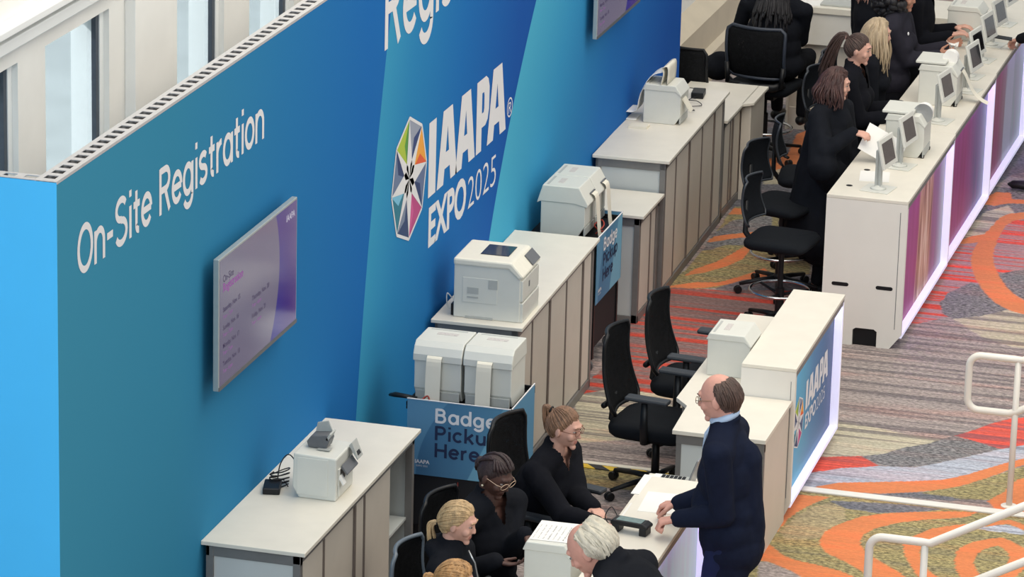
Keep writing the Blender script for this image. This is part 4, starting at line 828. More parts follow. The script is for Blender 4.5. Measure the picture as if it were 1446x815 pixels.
# near desk: printer with printed sheet, laptop, payment terminal, papers
bp2 = badge_printer('white box printer with a printed sheet on top, beside the white-haired man', (1.575, 2.31, .75), .0, .33, .275, .30, 0, 'badge printers on desks', lid='flat')
pt = thing('printed_form', 'printed form lying on top of the white box printer at the near desk', 'paper', (1.60, 2.345, 1.0515), .03)
MB().box(0, 0, 0, .215, .28, .0015).build('sheet', PAPER, pt)
for i in range(7):
    text('print', ['Name   Company   Type', 'Booth   Badge   Member   Staff', 'Mon   Tue   Wed   Thu   Fri', 'Exhibitor   Attendee', 'Lost badge   Reprint', 'Desk   Supervisor', 'Notes'][i], INK, pt, (.02 + i * .026, .02, .0018), (0, 1, 0), (-1, 0, 0), .20, .0065, .0)
lt = thing('laptop', 'open grey laptop on the low desk, its back to the man in the navy jacket', 'laptop', (1.90, 4.09, .75), 0)
MB().box(-.10, -.11, .0, .13, .20, .016).build('base', PLASTG, lt, bevel=.004)
kb = MB()
for i in range(6):
    for j in range(14): kb.box(-.055 + i * .023, -.095 + j * .0205, .016, -.055 + i * .023 + .018, -.095 + j * .0205 + .016, .018)
kb.build('keyboard', BLKP, lt)
m = MB(); m.obox((.165, .045, .12), (.005, .155, .115), Matrix.Rotation(math.radians(20), 3, 'Y')); m.build('screen_lid', mat('silver_lid', rgb(150, 152, 156), .35, metal=.5, noise=.03), lt, bevel=.003)
m = MB(); m.obox((.158, .045, .12), (.0006, .140, .10), Matrix.Rotation(math.radians(20), 3, 'Y')); m.build('screen', SCRD, lt)
MB().box(-.098, .07, .0162, -.06, .19, .0168).build('sticker', PAPER, lt)
MB().box(-.16, -.13, .0, -.10, .19, .004).build('desk_pad', PAPER, lt)
sc = thing('barcode_scanner', 'small pale blue hand scanner lying at the corner of the near counter', 'scanner', (1.84, 3.93, .75), .3)
m = MB(); m.tube([(-.02, -.06, .02), (-.01, 0, .022), (.03, .05, .024), (.07, .06, .026)], [.014, .017, .02, .024], 12, .7); m.build('grip', mat('pale_blue_plastic', rgb(120, 146, 166), .4, noise=.04), sc, smooth=True)
MB().box(.065, .035, .008, .085, .085, .046).build('scan_head', DPLAST, sc, bevel=.004)
tm = thing('payment_terminal', 'black payment terminal on a bracket at the inner edge of the nearest counter', 'card terminal', (1.99, 2.925, .93), -.15)
m = MB(); m.prism([(-.10, .04), (.11, .04), (.11, .055), (.085, .068), (-.085, .068), (-.10, .06)], 'y', -.04, .04); m.build('body', BLKP, tm, bevel=.006)
for a_ in (-.092, .06): MB().box(a_, -.038, 0, a_ + .04, .038, .042).build('bracket', BLKP, tm, bevel=.005)
MB().box(-.07, -.032, .068, .07, .032, .070).build('screen', mat('terminal_screen', rgb(104, 128, 128), .15, noise=.15), tm, bevel=.001)
wire('cable', [(-.08, 0, .03), (-.14, .02, .04), (-.20, -.02, .02), (-.17, -.07, -.1), (-.22, -.04, -.17), (-.27, .02, -.17)], CABLE, tm, .004)
wire('cable', [(-.08, .02, .06), (-.13, .05, .10), (-.16, .04, .05), (-.15, .06, .0)], CABLE, tm, .003)
def sheet(label, loc, rz, a, b, m=PAPER, name='paper_sheet', cat='paper', th=.002):
    return tag(MB().box(-a / 2, -b / 2, 0, a / 2, b / 2, th).build(name, m, None), label, cat), None
def put(o, loc, rz): o.location = loc; o.rotation_euler = (0, 0, rz); return o
put(sheet('white sheet on the low desk between the box printer and the terminal', 0, 0, .20, .28)[0], (1.70, 2.86, .75), .25)
put(sheet('cream sheet on the low desk behind the payment terminal', 0, 0, .14, .21, PAPERC)[0], (1.80, 3.32, .75), -.1)
put(sheet('white pad at the inner edge of the nearest counter, left of the man', 0, 0, .09, .30, PAPER, 'paper_pad', 'paper', .02)[0], (1.83, 3.62, .75), 0)
put(sheet('blank white sheet on the nearest counter under the hands of the man in navy', 0, 0, .22, .31)[0], (2.05, 3.40, .93), .05)

# ------------------------------------------------------------------ tablets on stands
def tablet(label, loc, rz, screen=SCR, tilt=14, h=.27, first=False):
    t = thing('tablet_stand', label, 'tablet stand', loc, rz, 'tablets on stands')
    MB().box(-.10, -.10, 0, .10, .10, .006).build('base', PLAST, t, bevel=.003)
    m = MB(); m.lathe([(.055, .006), (.045, .014), (.028, .02), (.022, .03)], (0, 0, 0), 20); m.build('collar', PLAST, t, smooth=True)
    m = MB(); m.box(-.022, -.018, .02, -.004, .018, h); m.box(.004, -.018, .02, .020, .018, h); m.box(-.018, -.012, .02, .016, .012, h); m.build('column', PLASTG, t, bevel=.002)
    R = Matrix.Rotation(math.radians(-tilt), 3, 'Y')           # screen normal +x leaning up
    c = Vector((.05, 0, h - .0))
    a = MB(); a.obox(c + R @ Vector((0, 0, 0)), (.009, .135, .102), R); fr_ = a.build('tablet_case', PLAST, t, bevel=.004)
    a = MB(); a.obox(c + R @ Vector((.0095, 0, 0)), (.001, .100, .070), R); a.build('screen', screen, fr_)
    m = MB(); m.cap((0, 0, h - .01), (.04, 0, h), .014, .018); m.ell((-.02, .03, h - .02), (.012, .012, .012)); m.build('pivot', DPLAST, t, smooth=True)
    return t
tl = [(2.06, 9.50, 'tablet on a stand nearest the white end panel of the right-hand row', SCR), (2.09, 10.12, 'second tablet stand from the near end, in front of the roll printer', SCR),
      (2.13, 11.42, 'third tablet stand, half hidden behind the roll printer', SCR), (2.18, 12.36, 'tablet stand with a black screen in front of the paper-strip printer', SCRD),
      (2.13, 12.80, 'tablet stand with a black screen, beyond the paper-strip printer', SCRD), (2.13, 13.34, 'tablet stand between the black screened one and the far printer', SCR),
      (2.13, 13.86, 'tablet stand beside the hand holding a phone', SCR), (2.10, 14.58, 'farthest tablet stand, cut by the top edge of the photo', SCR)]
for x, y, lb, s in tl: tablet(lb, (x, y, 1.034), -.16, s)
# printers on the right-hand row
pA = badge_printer('white printer with a clear label roll, behind the second tablet stand', (1.93, 10.36, 1.034), .0, .30, .30, .30, 0, 'printers on the right-hand row', lid='flat', feet=True)
m = MB(); m.box(-.02, .0, .305, .20, .29, .325); m.build('open_lid', PLAST, pA, bevel=.006)
m = MB(); m.lathe([(.02, 0), (.062, 0), (.062, .07), (.02, .07)], (0, 0, 0), 28); m.v = [(.25 + a[0], .10 + a[2], .30 + a[1]) for a in m.v]; m.build('label_roll', PAPER, pA)
m = MB(); m.lathe([(.0, 0), (.068, 0), (.068, .004), (.0, .004)], (0, 0, 0), 28); m.v = [(.25 + a[0], .09 + a[2], .30 + a[1]) for a in m.v]; m.build('roll_flange', STEEL, pA)
pB = badge_printer('white printer with a long paper strip hanging over its front, in the right-hand row', (1.90, 11.85, 1.034), .0, .30, .31, .30, 2, 'printers on the right-hand row', lid='flat', feet=True, lay='out')
m = MB(); m.box(-.02, .0, .305, .20, .29, .325); m.build('open_lid', PLAST, pB, bevel=.006)
m = MB(); m.lathe([(.02, 0), (.055, 0), (.055, .08), (.02, .08)], (0, 0, 0), 28); m.v = [(.21 + a[0], .12 + a[2], .33 + a[1]) for a in m.v]; m.build('label_roll', PAPER, pB)
badge_printer('far white printer on the right-hand row beside the standing staff', (1.76, 13.92, 1.034), .0, .28, .30, .27, 0, 'printers on the right-hand row', lid='flat')
put(sheet('printed sheet lying on the near counter of the right-hand row', 0, 0, .20, .26)[0], (1.98, 9.80, 1.034), .15)
for k, (x, y) in enumerate(((1.86, 9.52), (1.90, 9.95))):
    put(tag(MB().lathe([(.022, 0), (.022, .0015), (.004, .002)], (0, 0, 0), 16).build('cable_grommet', BLKP, None), ['black cable grommet nearest the white end panel of the right-hand row', 'black cable grommet behind the first tablet stand'][k], 'grommet'), (x, y, 1.034), 0)

# ------------------------------------------------------------------ counter at the far end
bc = thing('back_counter', 'white counter across the far end behind the seated person with long locks', 'counter', (.39, 14.62, 0), 0)
MB().box(0, .0, .98, 1.34, .62, 1.03).build('counter_top', LAM, bc, bevel=.003)
MB().box(.005, .02, .72, 1.33, .05, .98).build('upper_panel', WHITEM, bc)
MB().box(.02, .07, .18, 1.33, .09, .74).build('lower_panel', PANEL, bc)
MB().box(.02, .05, .0, 1.33, .10, .18).build('plinth', PANEL, bc)
MB().box(.0, .02, .0, .02, .60, .98).build('end_panel', PANEL, bc)
put(tag(MB().box(-.16, -.11, 0, .16, .11, .018).build('closed_laptop', PLASTG, None, bevel=.004), 'closed grey laptop on the far white counter', 'laptop'), (.78, 14.80, 1.03), 0)
put(sheet('white sheet beside the closed laptop on the far counter', 0, 0, .2, .26)[0], (.52, 14.79, 1.03), .05)

# ------------------------------------------------------------------ white stair rails, lower right
def rail(label, y):
    t = thing('stair_rail', label, 'handrail', (3.18, y, 0), 0, 'white stair rails')
    R = .022
    def arc(cx, cz, r, a0, a1, n=8): return [(cx + r * math.cos(math.radians(a0 + (a1 - a0) * i / n)), 0, cz + r * math.sin(math.radians(a0 + (a1 - a0) * i / n))) for i in range(n + 1)]
    sl = .56
    low = [(1.6, 0, .60 + 1.3 * sl), (.30, 0, .60)] + [(.25, 0, .585)]
    top = [(.32, 0, .925), (1.6, 0, .925 + 1.28 * sl)]
    pts = low + [(.10, 0, .585)] + arc(.07, .655, .07, 270, 180) + arc(.07, .855, .07, 180, 90) + [(.14, 0, .925), (.27, 0, .925)] + top
    MB().tube(pts, R, 14).build('handrail', RAIL, t, smooth=True)
    MB().tube([(.29, 0, 0), (.29, 0, .92)], .019, 14).build('post', RAIL, t, smooth=True)
    MB().tube([(1.3, 0, 0), (1.3, 0, 1.46)], .019, 14).build('post', RAIL, t, smooth=True)
    MB().lathe([(.05, 0), (.05, .006), (.022, .01)], (.29, 0, 0), 20).build('foot_flange', RAIL, t)
    return t
rail('farther white tubular stair rail, its post on the carpet at the right edge', 6.50)
rail('nearer white tubular stair rail at the bottom right corner', 3.30)
# ------------------------------------------------------------------ chairs
def star_base(t, R, zc, rot=0, caster_h=.055):
    MB().lathe([(.03, zc - .03), (.042, zc - .02), (.042, zc + .02), (.03, zc + .035)], (0, 0, 0), 20).build('hub', BLKP, t)
    for k in range(5):
        a = rot + k * 2 * PI / 5; c, s = math.cos(a), math.sin(a)
        m = MB(); m.tube([(c * .03, s * .03, zc), (c * R * .5, s * R * .5, zc - .008), (c * R, s * R, zc - .03)], [.026, .020, .015], 10, .8)
        l = m.build('base_leg', BLKP, t, smooth=True)
        w = MB()
        for o in (-.013, .013):
            ring = []
            w2 = MB(); w2.lathe([(.006, -.009), (.025, -.009), (.028, 0), (.025, .009), (.006, .009)], (0, 0, 0), 16)
            px, py = c * (R + .01), s * (R + .01)
            w2.v = [(px + (-s) * (v[2] + o) + c * v[0], py + c * (v[2] + o) + s * v[0], .028 + v[1]) for v in w2.v]; w.add(w2.v, w2.f)
        w.build('caster', BLKP, l, smooth=False)
def back_shell(t, z0, z1, x, w0, w1, tilt, net, frame=BLKP, thick=.02, curve=.05, nm='backrest'):
    """upright back: centre line at x, leaning back by tilt, widths w0 (foot) and w1 (top)"""
    def P(u, v, off=0):
        s = v * 2 - 1; z = z0 + (z1 - z0) * u; w = (w0 + (w1 - w0) * min(1, u * 1.6)) * .5
        rr = 1.0
        if u > .86: rr = math.sqrt(max(0, 1 - ((u - .86) / .14) ** 2)) * .18 + .82
        if u < .10: rr = .84 + .16 * math.sin(u / .10 * PI / 2)
        return (x - tilt * (z - z0) + curve * s * s - .035 * math.sin(u * PI) + off, w * s * rr, z)
    m = MB(); m.grid(lambda u, v: P(u, v), 14, 12)
    b = m.build(nm, net, t, smooth=True); sd = b.modifiers.new('t', 'SOLIDIFY'); sd.thickness = .006
    n = 14; ring = [P(i / n, 0) for i in range(n + 1)] + [P(1, j / 10) for j in range(1, 11)] + [P(1 - i / n, 1) for i in range(1, n + 1)] + [P(0, 1 - j / 10) for j in range(1, 10)]
    MB().tube(ring, thick * .6, 8, closed=True).build('back_frame', frame, t, smooth=True)
    return b
def cushion(t, z, wx, wy, h, m_=BLKSEAT, nm='seat'):
    m = MB()
    def pr(a, k): # rounded rectangle
        c = abs(math.cos(a)) ** .36 * (1 if math.cos(a) > 0 else -1); s = abs(math.sin(a)) ** .36 * (1 if math.sin(a) > 0 else -1)
        return c * wx / 2 * k, s * wy / 2 * k
    rows = [(.0, z - h), (.90, z - h), (.98, z - h * .75), (1.0, z - h * .35), (.975, z - h * .08), (.90, z + .004), (.5, z - .004), (.0, z - .008)]
    n = 36; vs = []
    for k, zz in rows:
        for j in range(n):
            a = 2 * PI * j / n; x, y = pr(a, k); vs.append((x, y, zz - (.012 if (x > wx * .4 and zz > z - h * .5) else 0)))
    m.add(vs, [(i * n + j, i * n + (j + 1) % n, (i + 1) * n + (j + 1) % n, (i + 1) * n + j) for i in range(len(rows) - 1) for j in range(n)])
    return m.build(nm, m_, t, smooth=True)
def task_chair(label, loc, rz, top=1.06, frame=BLKP):
    t = thing('office_chair', label, 'office chair', loc, rz, 'black mesh office chairs')
    cushion(t, .475, .50, .50, .085)
    MB().box(-.14, -.12, .36, .14, .12, .392).build('tilt_mechanism', BLKP, t, bevel=.008)
    MB().tube([(0, 0, .09), (0, 0, .37)], [.026, .022], 14).build('gas_column', BLKP, t, smooth=True)
    star_base(t, .31, .095, .3)
    back_shell(t, .52, top, -.245, .46, .40, .16, NET, frame)
    m = MB(); m.tube([(-.10, 0, .37), (-.22, 0, .37), (-.29, 0, .43), (-.275, 0, .60)], [.03, .032, .03, .022], 10, .6); m.tube([(-.28, -.17, .56), (-.285, 0, .55), (-.28, .17, .56)], .018, 8); m.build('back_spine', BLKP, t, smooth=True)
    for s in (-1, 1):
        m = MB(); m.tube([(.02, s * .20, .385), (.02, s * .275, .40), (.02, s * .285, .50), (.02, s * .285, .665)], [.022, .024, .026, .02], 10, .55)
        a = m.build('arm_support', BLKP, t, smooth=True)
        m = MB(); m.obox((.04, s * .285, .68), (.135, .042, .014), Matrix.Identity(3)); m.build('arm_pad', ARMP, a, bevel=.012)
    return t
def stool(label, loc, rz, group='black drafting chairs', seat=.66, top=1.10, ring=True):
    t = thing('drafting_chair', label, 'drafting chair', loc, rz, group)
    cushion(t, seat, .45, .47, .06)
    MB().box(-.12, -.10, seat - .095, .12, .10, seat - .06).build('tilt_mechanism', BLKP, t, bevel=.006)
    MB().tube([(0, 0, .09), (0, 0, .30), (0, 0, .301), (0, 0, seat - .09)], [.03, .03, .019, .019], 14).build('gas_column', BLKP, t, smooth=False)
    star_base(t, .285, .10, .15)
    n = 40; MB().tube([(.205 * math.cos(2 * PI * i / n), .205 * math.sin(2 * PI * i / n), .285) for i in range(n)], .010, 8, closed=True).build('foot_ring', CHROME, t, smooth=True)
    m = MB()
    for k in range(3):
        a = k * 2 * PI / 3 + .5; m.tube([(0, 0, .25), (.205 * math.cos(a), .205 * math.sin(a), .283)], .010, 8)
    m.build('ring_spokes', BLKP, t, smooth=True)
    back_shell(t, seat + .09, top - .05, -.235, .40, .36, .10, BLKSEAT, mat('grey_edge', rgb(48, 52, 58), .4, noise=.05), .014, .05)
    m = MB(); m.tube([(-.10, 0, seat - .075), (-.21, 0, seat - .07), (-.265, 0, seat + .0), (-.265, 0, seat + .22)], [.026, .03, .03, .02], 10, .6); m.build('back_spine', BLKP, t, smooth=True)
    return t
task_chair('black mesh office chair with armrests, the fully visible one in the middle behind the laptop', (1.40, 6.02, 0), -.12, 1.0)
task_chair('black mesh office chair pulled up to the low desk of the lit blue counter', (1.45, 6.86, 0), -.1, .97)
task_chair('black mesh office chair whose high back stands behind the woman with the ponytail and glasses', (1.31, 3.90, 0), -.25, 1.10)
task_chair('office chair with a grey edged back, under the blonde woman in the hooded top', (1.26, 2.22, 0), -.1, .98, mat('grey_chair_frame', rgb(96, 106, 116), .35, noise=.04))
task_chair('office chair carrying the seated woman with braided hair', (1.20, 2.95, 0), -.2, .98)
stool('nearest black drafting chair with a chrome foot ring, left of the white end panel', (1.44, 9.42, 0), -.12)
stool('second black drafting chair, just behind the nearest one', (1.26, 10.28, 0), -.3)
stool('black drafting chair turned edge on, left of the woman in the long black coat', (1.30, 11.05, 0), .12)
stool('black drafting chair with its back left of the ponytailed standing woman', (1.22, 12.55, 0), -.2)
stool('black drafting chair farthest back, left of the ponytailed standing woman', (1.22, 13.1, 0), -.2)
task_chair('black mesh chair at the far end of the blue wall, half hidden by the wall', (.0, 13.25, 0), 1.25, 1.02)
# large chair of the person with locks, seen from behind
t = thing('drafting_chair', 'large black mesh drafting chair holding the person with long locks, seen from behind', 'drafting chair', (.40, 13.74, 0), 1.42)
cushion(t, .62, .50, .52, .07)
MB().box(-.14, -.12, .50, .14, .12, .55).build('tilt_mechanism', BLKP, t, bevel=.006)
MB().tube([(0, 0, .09), (0, 0, .36), (0, 0, .361), (0, 0, .52)], [.03, .03, .019, .019], 14).build('gas_column', BLKP, t)
star_base(t, .32, .10, .4)
n = 40; MB().tube([(.22 * math.cos(2 * PI * i / n), .22 * math.sin(2 * PI * i / n), .24) for i in range(n)], .011, 8, closed=True).build('foot_ring', CHROME, t, smooth=True)
back_shell(t, .70, 1.10, -.27, .46, .48, .10, NET, mat('slate_frame', rgb(46, 52, 64), .5, noise=.05), .024, .06)
m = MB(); m.tube([(-.22, -.235, .66), (-.285, -.17, .64), (-.30, 0, .63), (-.285, .17, .64), (-.22, .235, .66)], .022, 8, 1.5); m.tube([(-.30, 0, .63), (-.24, 0, .52), (-.1, 0, .51)], .02, 8); m.tube([(-.262, -.22, .64), (-.255, -.232, .80)], .02, 8); m.tube([(-.262, .22, .64), (-.255, .232, .80)], .02, 8); m.build('back_spine', BLKP, t, smooth=True)

# ------------------------------------------------------------------ people
def remesh(mb, vox, smooth=2, fn=None):
    me = bpy.data.meshes.new('tmp'); me.from_pydata(mb.v, [], mb.f); ob = bpy.data.objects.new('tmp', me); COL.objects.link(ob)
    md = ob.modifiers.new('r', 'REMESH'); md.mode = 'VOXEL'; md.voxel_size = vox; md.adaptivity = 0
    if smooth: sm = ob.modifiers.new('s', 'SMOOTH'); sm.iterations = smooth; sm.factor = .5
    dg = bpy.context.evaluated_depsgraph_get(); dg.update(); out = bpy.data.meshes.new_from_object(ob.evaluated_get(dg))
    bpy.data.objects.remove(ob); bpy.data.meshes.remove(me)
    n = len(out.vertices); co = np.empty(n * 3); out.vertices.foreach_get('co', co); co = co.reshape(-1, 3)
    if fn is not None: co = fn(co); out.vertices.foreach_set('co', co.ravel())
    out.polygons.foreach_set('use_smooth', [True] * len(out.polygons)); out.update()
    return out, co
def link(name, me, m, parent):
    me.name = name; me.materials.clear()
    for k in (m if isinstance(m, (list, tuple)) else [m]): me.materials.append(k)
    o = bpy.data.objects.new(name, me); COL.objects.link(o); o.parent = parent; return o
def wrinkle(seed, amp, sc=9.0, stretch=(1, 1, .55)):
    r = np.random.RandomState(seed); K = r.randn(9, 3) * sc * np.array(stretch); ph = r.rand(9) * 6.28; am = r.rand(9) * .6 + .4
    def f(co):
        s = np.zeros(len(co)); w = np.zeros((len(co), 3))
        for k in range(9): q = co @ K[k] + ph[k] + .8 * np.sin(co @ K[(k + 3) % 9] * .6); s += am[k] * (1 - np.abs(np.sin(q))) ** 2.2
        s = (s / 9 - .14) * 1.9
        c = co.mean(0); d = co - c; d[:, 2] *= .2; d /= np.linalg.norm(d, axis=1)[:, None] + 1e-6
        return co + d * (s * amp)[:, None]
    return f
def skin(name, c): return mat(name, rgb(*c), .55, noise=.05, nscale=40, bump=.05, bscale=300)
def hairm(name, c, n=.35): return mat(name, rgb(*c), .5, noise=n, nscale=14, bump=.5, bscale=60, stretch=(3, 3, .5))
def cloth(name, c, r=.95): return mat(name, rgb(*c), r, spec=.12, noise=.12, nscale=14, bump=.2, bscale=260)

def ik(a, c, l1, l2, hint):
    a = Vector(a); c = Vector(c); d = c - a; L = d.length; mx = (l1 + l2) * .995
    if L > mx: c = a + d * (mx / L); L = mx; d = c - a
    u = d.normalized(); x = (l1 * l1 - l2 * l2 + L * L) / (2 * L); h = math.sqrt(max(l1 * l1 - x * x, 0))
    v = Vector(hint); v = v - u * v.dot(u); v = v.normalized() if v.length > 1e-5 else u.orthogonal().normalized()
    return a + u * x + v * h, c
def add_hand(mb, wr, fdir, pn, side, sc=1.0, curl=.5, spread=.25, hold=0):
    """wr wrist, fdir finger direction, pn = direction the palm faces, side = +1 thumb on (fdir x pn) side"""
    f = Vector(fdir).normalized(); p = Vector(pn); p = (p - f * p.dot(f)).normalized(); s = f.cross(p) * side
    wr = Vector(wr)
    offs = [.030, .010, -.010, -.029]; ln = [.92, 1.0, .95, .76]
    for i in range(4):
        k = wr + f * (.088 - abs(i - 1) * .004) * sc + s * offs[i] * sc
        mb.cap(wr + f * .012 * sc + s * offs[i] * .55 * sc, k, .0145 * sc, .0118 * sc, 8)
        d = (f + s * offs[i] * 7 * spread).normalized(); q = k; r = .0098
        for j, L in enumerate((.043, .027, .021)):
            an = curl * (.75 + .35 * j); ax = f.cross(p).normalized()
            d = (Matrix.Rotation(an * (1 if True else -1), 3, ax) @ d)
            e = q + d * L * ln[i] * sc; mb.cap(q, e, r * sc, (r - .0011) * sc, 8); q = e; r -= .0011
    b = wr + f * .028 * sc + s * .024 * sc; d = (f * .62 + s * .72 + p * .35).normalized()
    e = b + d * .042 * sc; mb.cap(b, e, .0155 * sc, .012 * sc, 8)
    d2 = (f * .92 + s * (.35 - .3 * curl) + p * .35 * (.4 + curl)).normalized(); e2 = e + d2 * .030 * sc; mb.cap(e, e2, .012 * sc, .0105 * sc, 8)
    e3 = e2 + (d2 * .9 + p * .2 * curl).normalized() * .024 * sc; mb.cap(e2, e3, .0105 * sc, .0085 * sc, 8)

def head_shape(d, female):
    x, y, z = d
    fx, fy, fz = .098, .077, .118
    if female: fx, fy, fz = .094, .073, .114
    X = x * fx; Y = y * fy; Z = z * fz
    if z < 0:
        k = (-z) ** 1.4; Y *= 1 - (.34 if female else .24) * k
        if x < 0: X *= 1 - .45 * k
        else: X *= 1 + .02 * k
    if x > .3: Y *= 1 - .08 * (x - .3)
    if x < 0 and z > -.2: X *= 1.06
    return Vector((X, Y, Z))
def sphere_dir(az, el): return Vector((math.cos(el) * math.cos(az), math.cos(el) * math.sin(az), math.sin(el)))

def human(name_label, loc, yaw, Hh=1.70, pose='stand', seat=.47, lean=0., head=(0., 0., 0.), hl=None, hr=None, hint_l=None, hint_r=None, sk=None, female=True,
          top=None, pants=None, hair=None, build=1.0, vox=.006, cvox=.011, curl=(.5, .5), palms=(None, None), fdirs=(None, None), feet=None, extra_top=None, sleeves=True, shoes=True,
          collar=True, open_neck=False, face=True, seed=1, knee_fwd=.42, twist=0., fold=.012, hem=.0, headshift=(0, 0, 0), foot_z=None, loose=.0, vneck=0):
    s = Hh / 1.72; root = thing('person', name_label, 'person', (loc[0], loc[1], 0)); bs = build
    cy, sy = math.cos(yaw), math.sin(yaw)
    def Wd(p): return Vector((p[0] * cy - p[1] * sy, p[0] * sy + p[1] * cy, p[2]))
    def rotl(v, a): return Vector((v[0] * math.cos(a) - v[1] * math.sin(a), v[0] * math.sin(a) + v[1] * math.cos(a), v[2]))
    pel = Vector((0, 0, .94 * s)) if pose == 'stand' else Vector((-.02, 0, seat + .085))
    L = Vector((math.sin(lean), 0, math.cos(lean))); L2 = Vector((math.sin(lean * 1.15), 0, math.cos(lean * 1.15)))
    chest = pel + L * .34 * s; nb = pel + L * .30 * s + L2 * .22 * s
    # head
    hc = nb + Vector((math.sin(lean * .7), 0, math.cos(lean * .7))) * .150 * s + Vector((.022, 0, 0)) * s + Vector(headshift)
    hy, hp, hrl = head; HR = Matrix.Rotation(yaw + hy, 3, 'Z') @ Matrix.Rotation(hp, 3, 'Y') @ Matrix.Rotation(hrl, 3, 'X')
    def T(v): return Wd(rotl(v - pel, twist) + pel)
    side = Vector((0, 1, 0)); sw = .178 * s * (1.0 if female else 1.10) * (.5 + .5 * bs)
    shl = T(chest + L2 * .105 * s + side * sw); shr = T(chest + L2 * .105 * s - side * sw)
    PEL, CH, NB, HC = Wd(pel), T(chest), T(nb), T(hc)
    hipl = Wd(pel + Vector((0, .09 * s, -.02))); hipr = Wd(pel + Vector((0, -.09 * s, -.02)))
    fz = .09 * s
    if pose == 'stand':
        a_l = Wd(Vector((-.02, .10 * s, fz))); a_r = Wd(Vector((.03, -.10 * s, fz)))
        if feet: a_l, a_r = Wd(Vector(feet[0])), Wd(Vector(feet[1]))
        kn_l, a_l = ik(hipl, a_l, .43 * s, .42 * s, Wd((1, 0, 0))); kn_r, a_r = ik(hipr, a_r, .43 * s, .42 * s, Wd((1, 0, 0)))
    else:
        fz = foot_z if foot_z is not None else .08
        kn_l = Wd(Vector((knee_fwd * s, .13 * s, seat + .06))); kn_r = Wd(Vector((knee_fwd * s, -.13 * s, seat + .06)))
        a_l = Wd(Vector((knee_fwd * s + .02, .12 * s, max(fz, seat - .40)))); a_r = Wd(Vector((knee_fwd * s - .06, -.12 * s, max(fz, seat - .40))))
    la, lf = .312 * s, .262 * s
    O = Vector((loc[0], loc[1], 0))
    def arm(sh, tgt, hint, dflt):
        t_ = (Vector(tgt) - O) if tgt is not None else Wd(Vector(dflt))
        return ik(sh, t_, la, lf, hint if hint is not None else Wd((-.5, 0, -1)))
    dl = (.12, .26 * s, .70 * s) if pose == 'stand' else (knee_fwd * .75, .12, seat + .17); dr = (dl[0], -dl[1], dl[2])
    ell, wl = arm(shl, hl, Wd(hint_l) if hint_l else None, dl); elr, wr = arm(shr, hr, Wd(hint_r) if hint_r else None, dr)
    F = Matrix.Rotation(yaw, 3, 'Z'); FT = Matrix.Rotation(yaw + twist, 3, 'Z') @ Matrix.Rotation(lean, 3, 'Y')
    k = s
    def torso(mb, o, low=True):
        mb.ell(PEL, (.118 * bs * k + o, .168 * (.4 + .6 * bs) * k + o, .125 * k + o), F)
        mb.ell(PEL.lerp(CH, .42), (.108 * bs * k + o, (.138 if female else .155) * (.3 + .7 * bs) * k + o, .16 * k + o), FT)
        mb.ell(PEL.lerp(CH, .80), (.118 * (.3 + .7 * bs) * k + o, (.150 if female else .172) * (.5 + .5 * bs) * k + o, .17 * k + o), FT)
        mb.ell(CH + (NB - CH) * .25, (.098 * k + o, (.150 if female else .178) * k + o, .13 * k + o), FT)
        mb.cap(shl.lerp(shr, .08), shr.lerp(shl, .08), .058 * k + o, .058 * k + o)
        mb.cap(shl.lerp(NB, .25), NB + (NB - CH) * .02, .052 * k + o, .058 * k + o); mb.cap(shr.lerp(NB, .25), NB + (NB - CH) * .02, .052 * k + o, .058 * k + o)
        if female:
            for q in (-1, 1): mb.ell(CH + FT @ Vector((.088 * k, q * .068 * k, -.045 * k)), (.055 * k + o, .066 * k + o, .066 * k + o), FT)
        elif bs > 1.05: mb.ell(PEL.lerp(CH, .35) + FT @ Vector((.06 * bs, 0, 0)), (.10 * bs + o, .13 * bs + o, .14 + o), FT)
    def arms(mb, o, to=1.0):
        for sh, el, w in ((shl, ell, wl), (shr, elr, wr)):
            mb.cap(sh, el, .056 * k + o, .043 * k + o); mb.cap(el, el.lerp(w, .35), .042 * k + o, .042 * k + o); mb.cap(el.lerp(w, .3), el.lerp(w, to), .042 * k + o, .029 * k + o * .9)
    def legs(mb, o, to=1.0):
        for h, kn, an in ((hipl, kn_l, a_l), (hipr, kn_r, a_r)):
            mb.cap(h, kn, .085 * k * (.5 + .5 * bs) + o, .058 * k + o); mb.cap(kn, kn.lerp(an, .35), .056 * k + o, .055 * k + o); mb.cap(kn.lerp(an, .3), kn.lerp(an, to), .055 * k + o, .038 * k + o)
    B = MB(); torso(B, -.008); arms(B, -.004); legs(B, -.006)
    nk = .052 if female else .062
    B.cap(NB - (HC - NB) * .1, HC + HR @ Vector((-.022, 0, -.06)) * s, nk * k, nk * .95 * k)
    hs = s * (1.0 if female else 1.03)
    def HP(v): return HC + HR @ (Vector(v) * hs)
    m = 22; n = 32; vs = []
    for i in range(m + 1):
        for j in range(n): vs.append(HP(head_shape(sphere_dir(2 * PI * j / n, PI / 2 - PI * i / m), female)))
    B.add(vs, [(i * n + j, (i + 1) * n + j, (i + 1) * n + (j + 1) % n, i * n + (j + 1) % n) for i in range(m) for j in range(n)])
    fx = .094 if female else .099
    nz = .0 if female else .003
    B.cap(HP((fx - .009, 0, .016)), HP((fx + .008 + nz, 0, -.023)), .0078 * hs, .0092 * hs, 10); B.ell(HP((fx + .006 + nz, 0, -.027)), (.011 * hs, .0135 * hs, .008 * hs), HR)
    B.cap(HP((fx - .014, -.034, .034)), HP((fx - .004, 0, .034)), .011 * hs, .012 * hs, 10); B.cap(HP((fx - .014, .034, .034)), HP((fx - .004, 0, .034)), .011 * hs, .012 * hs, 10)
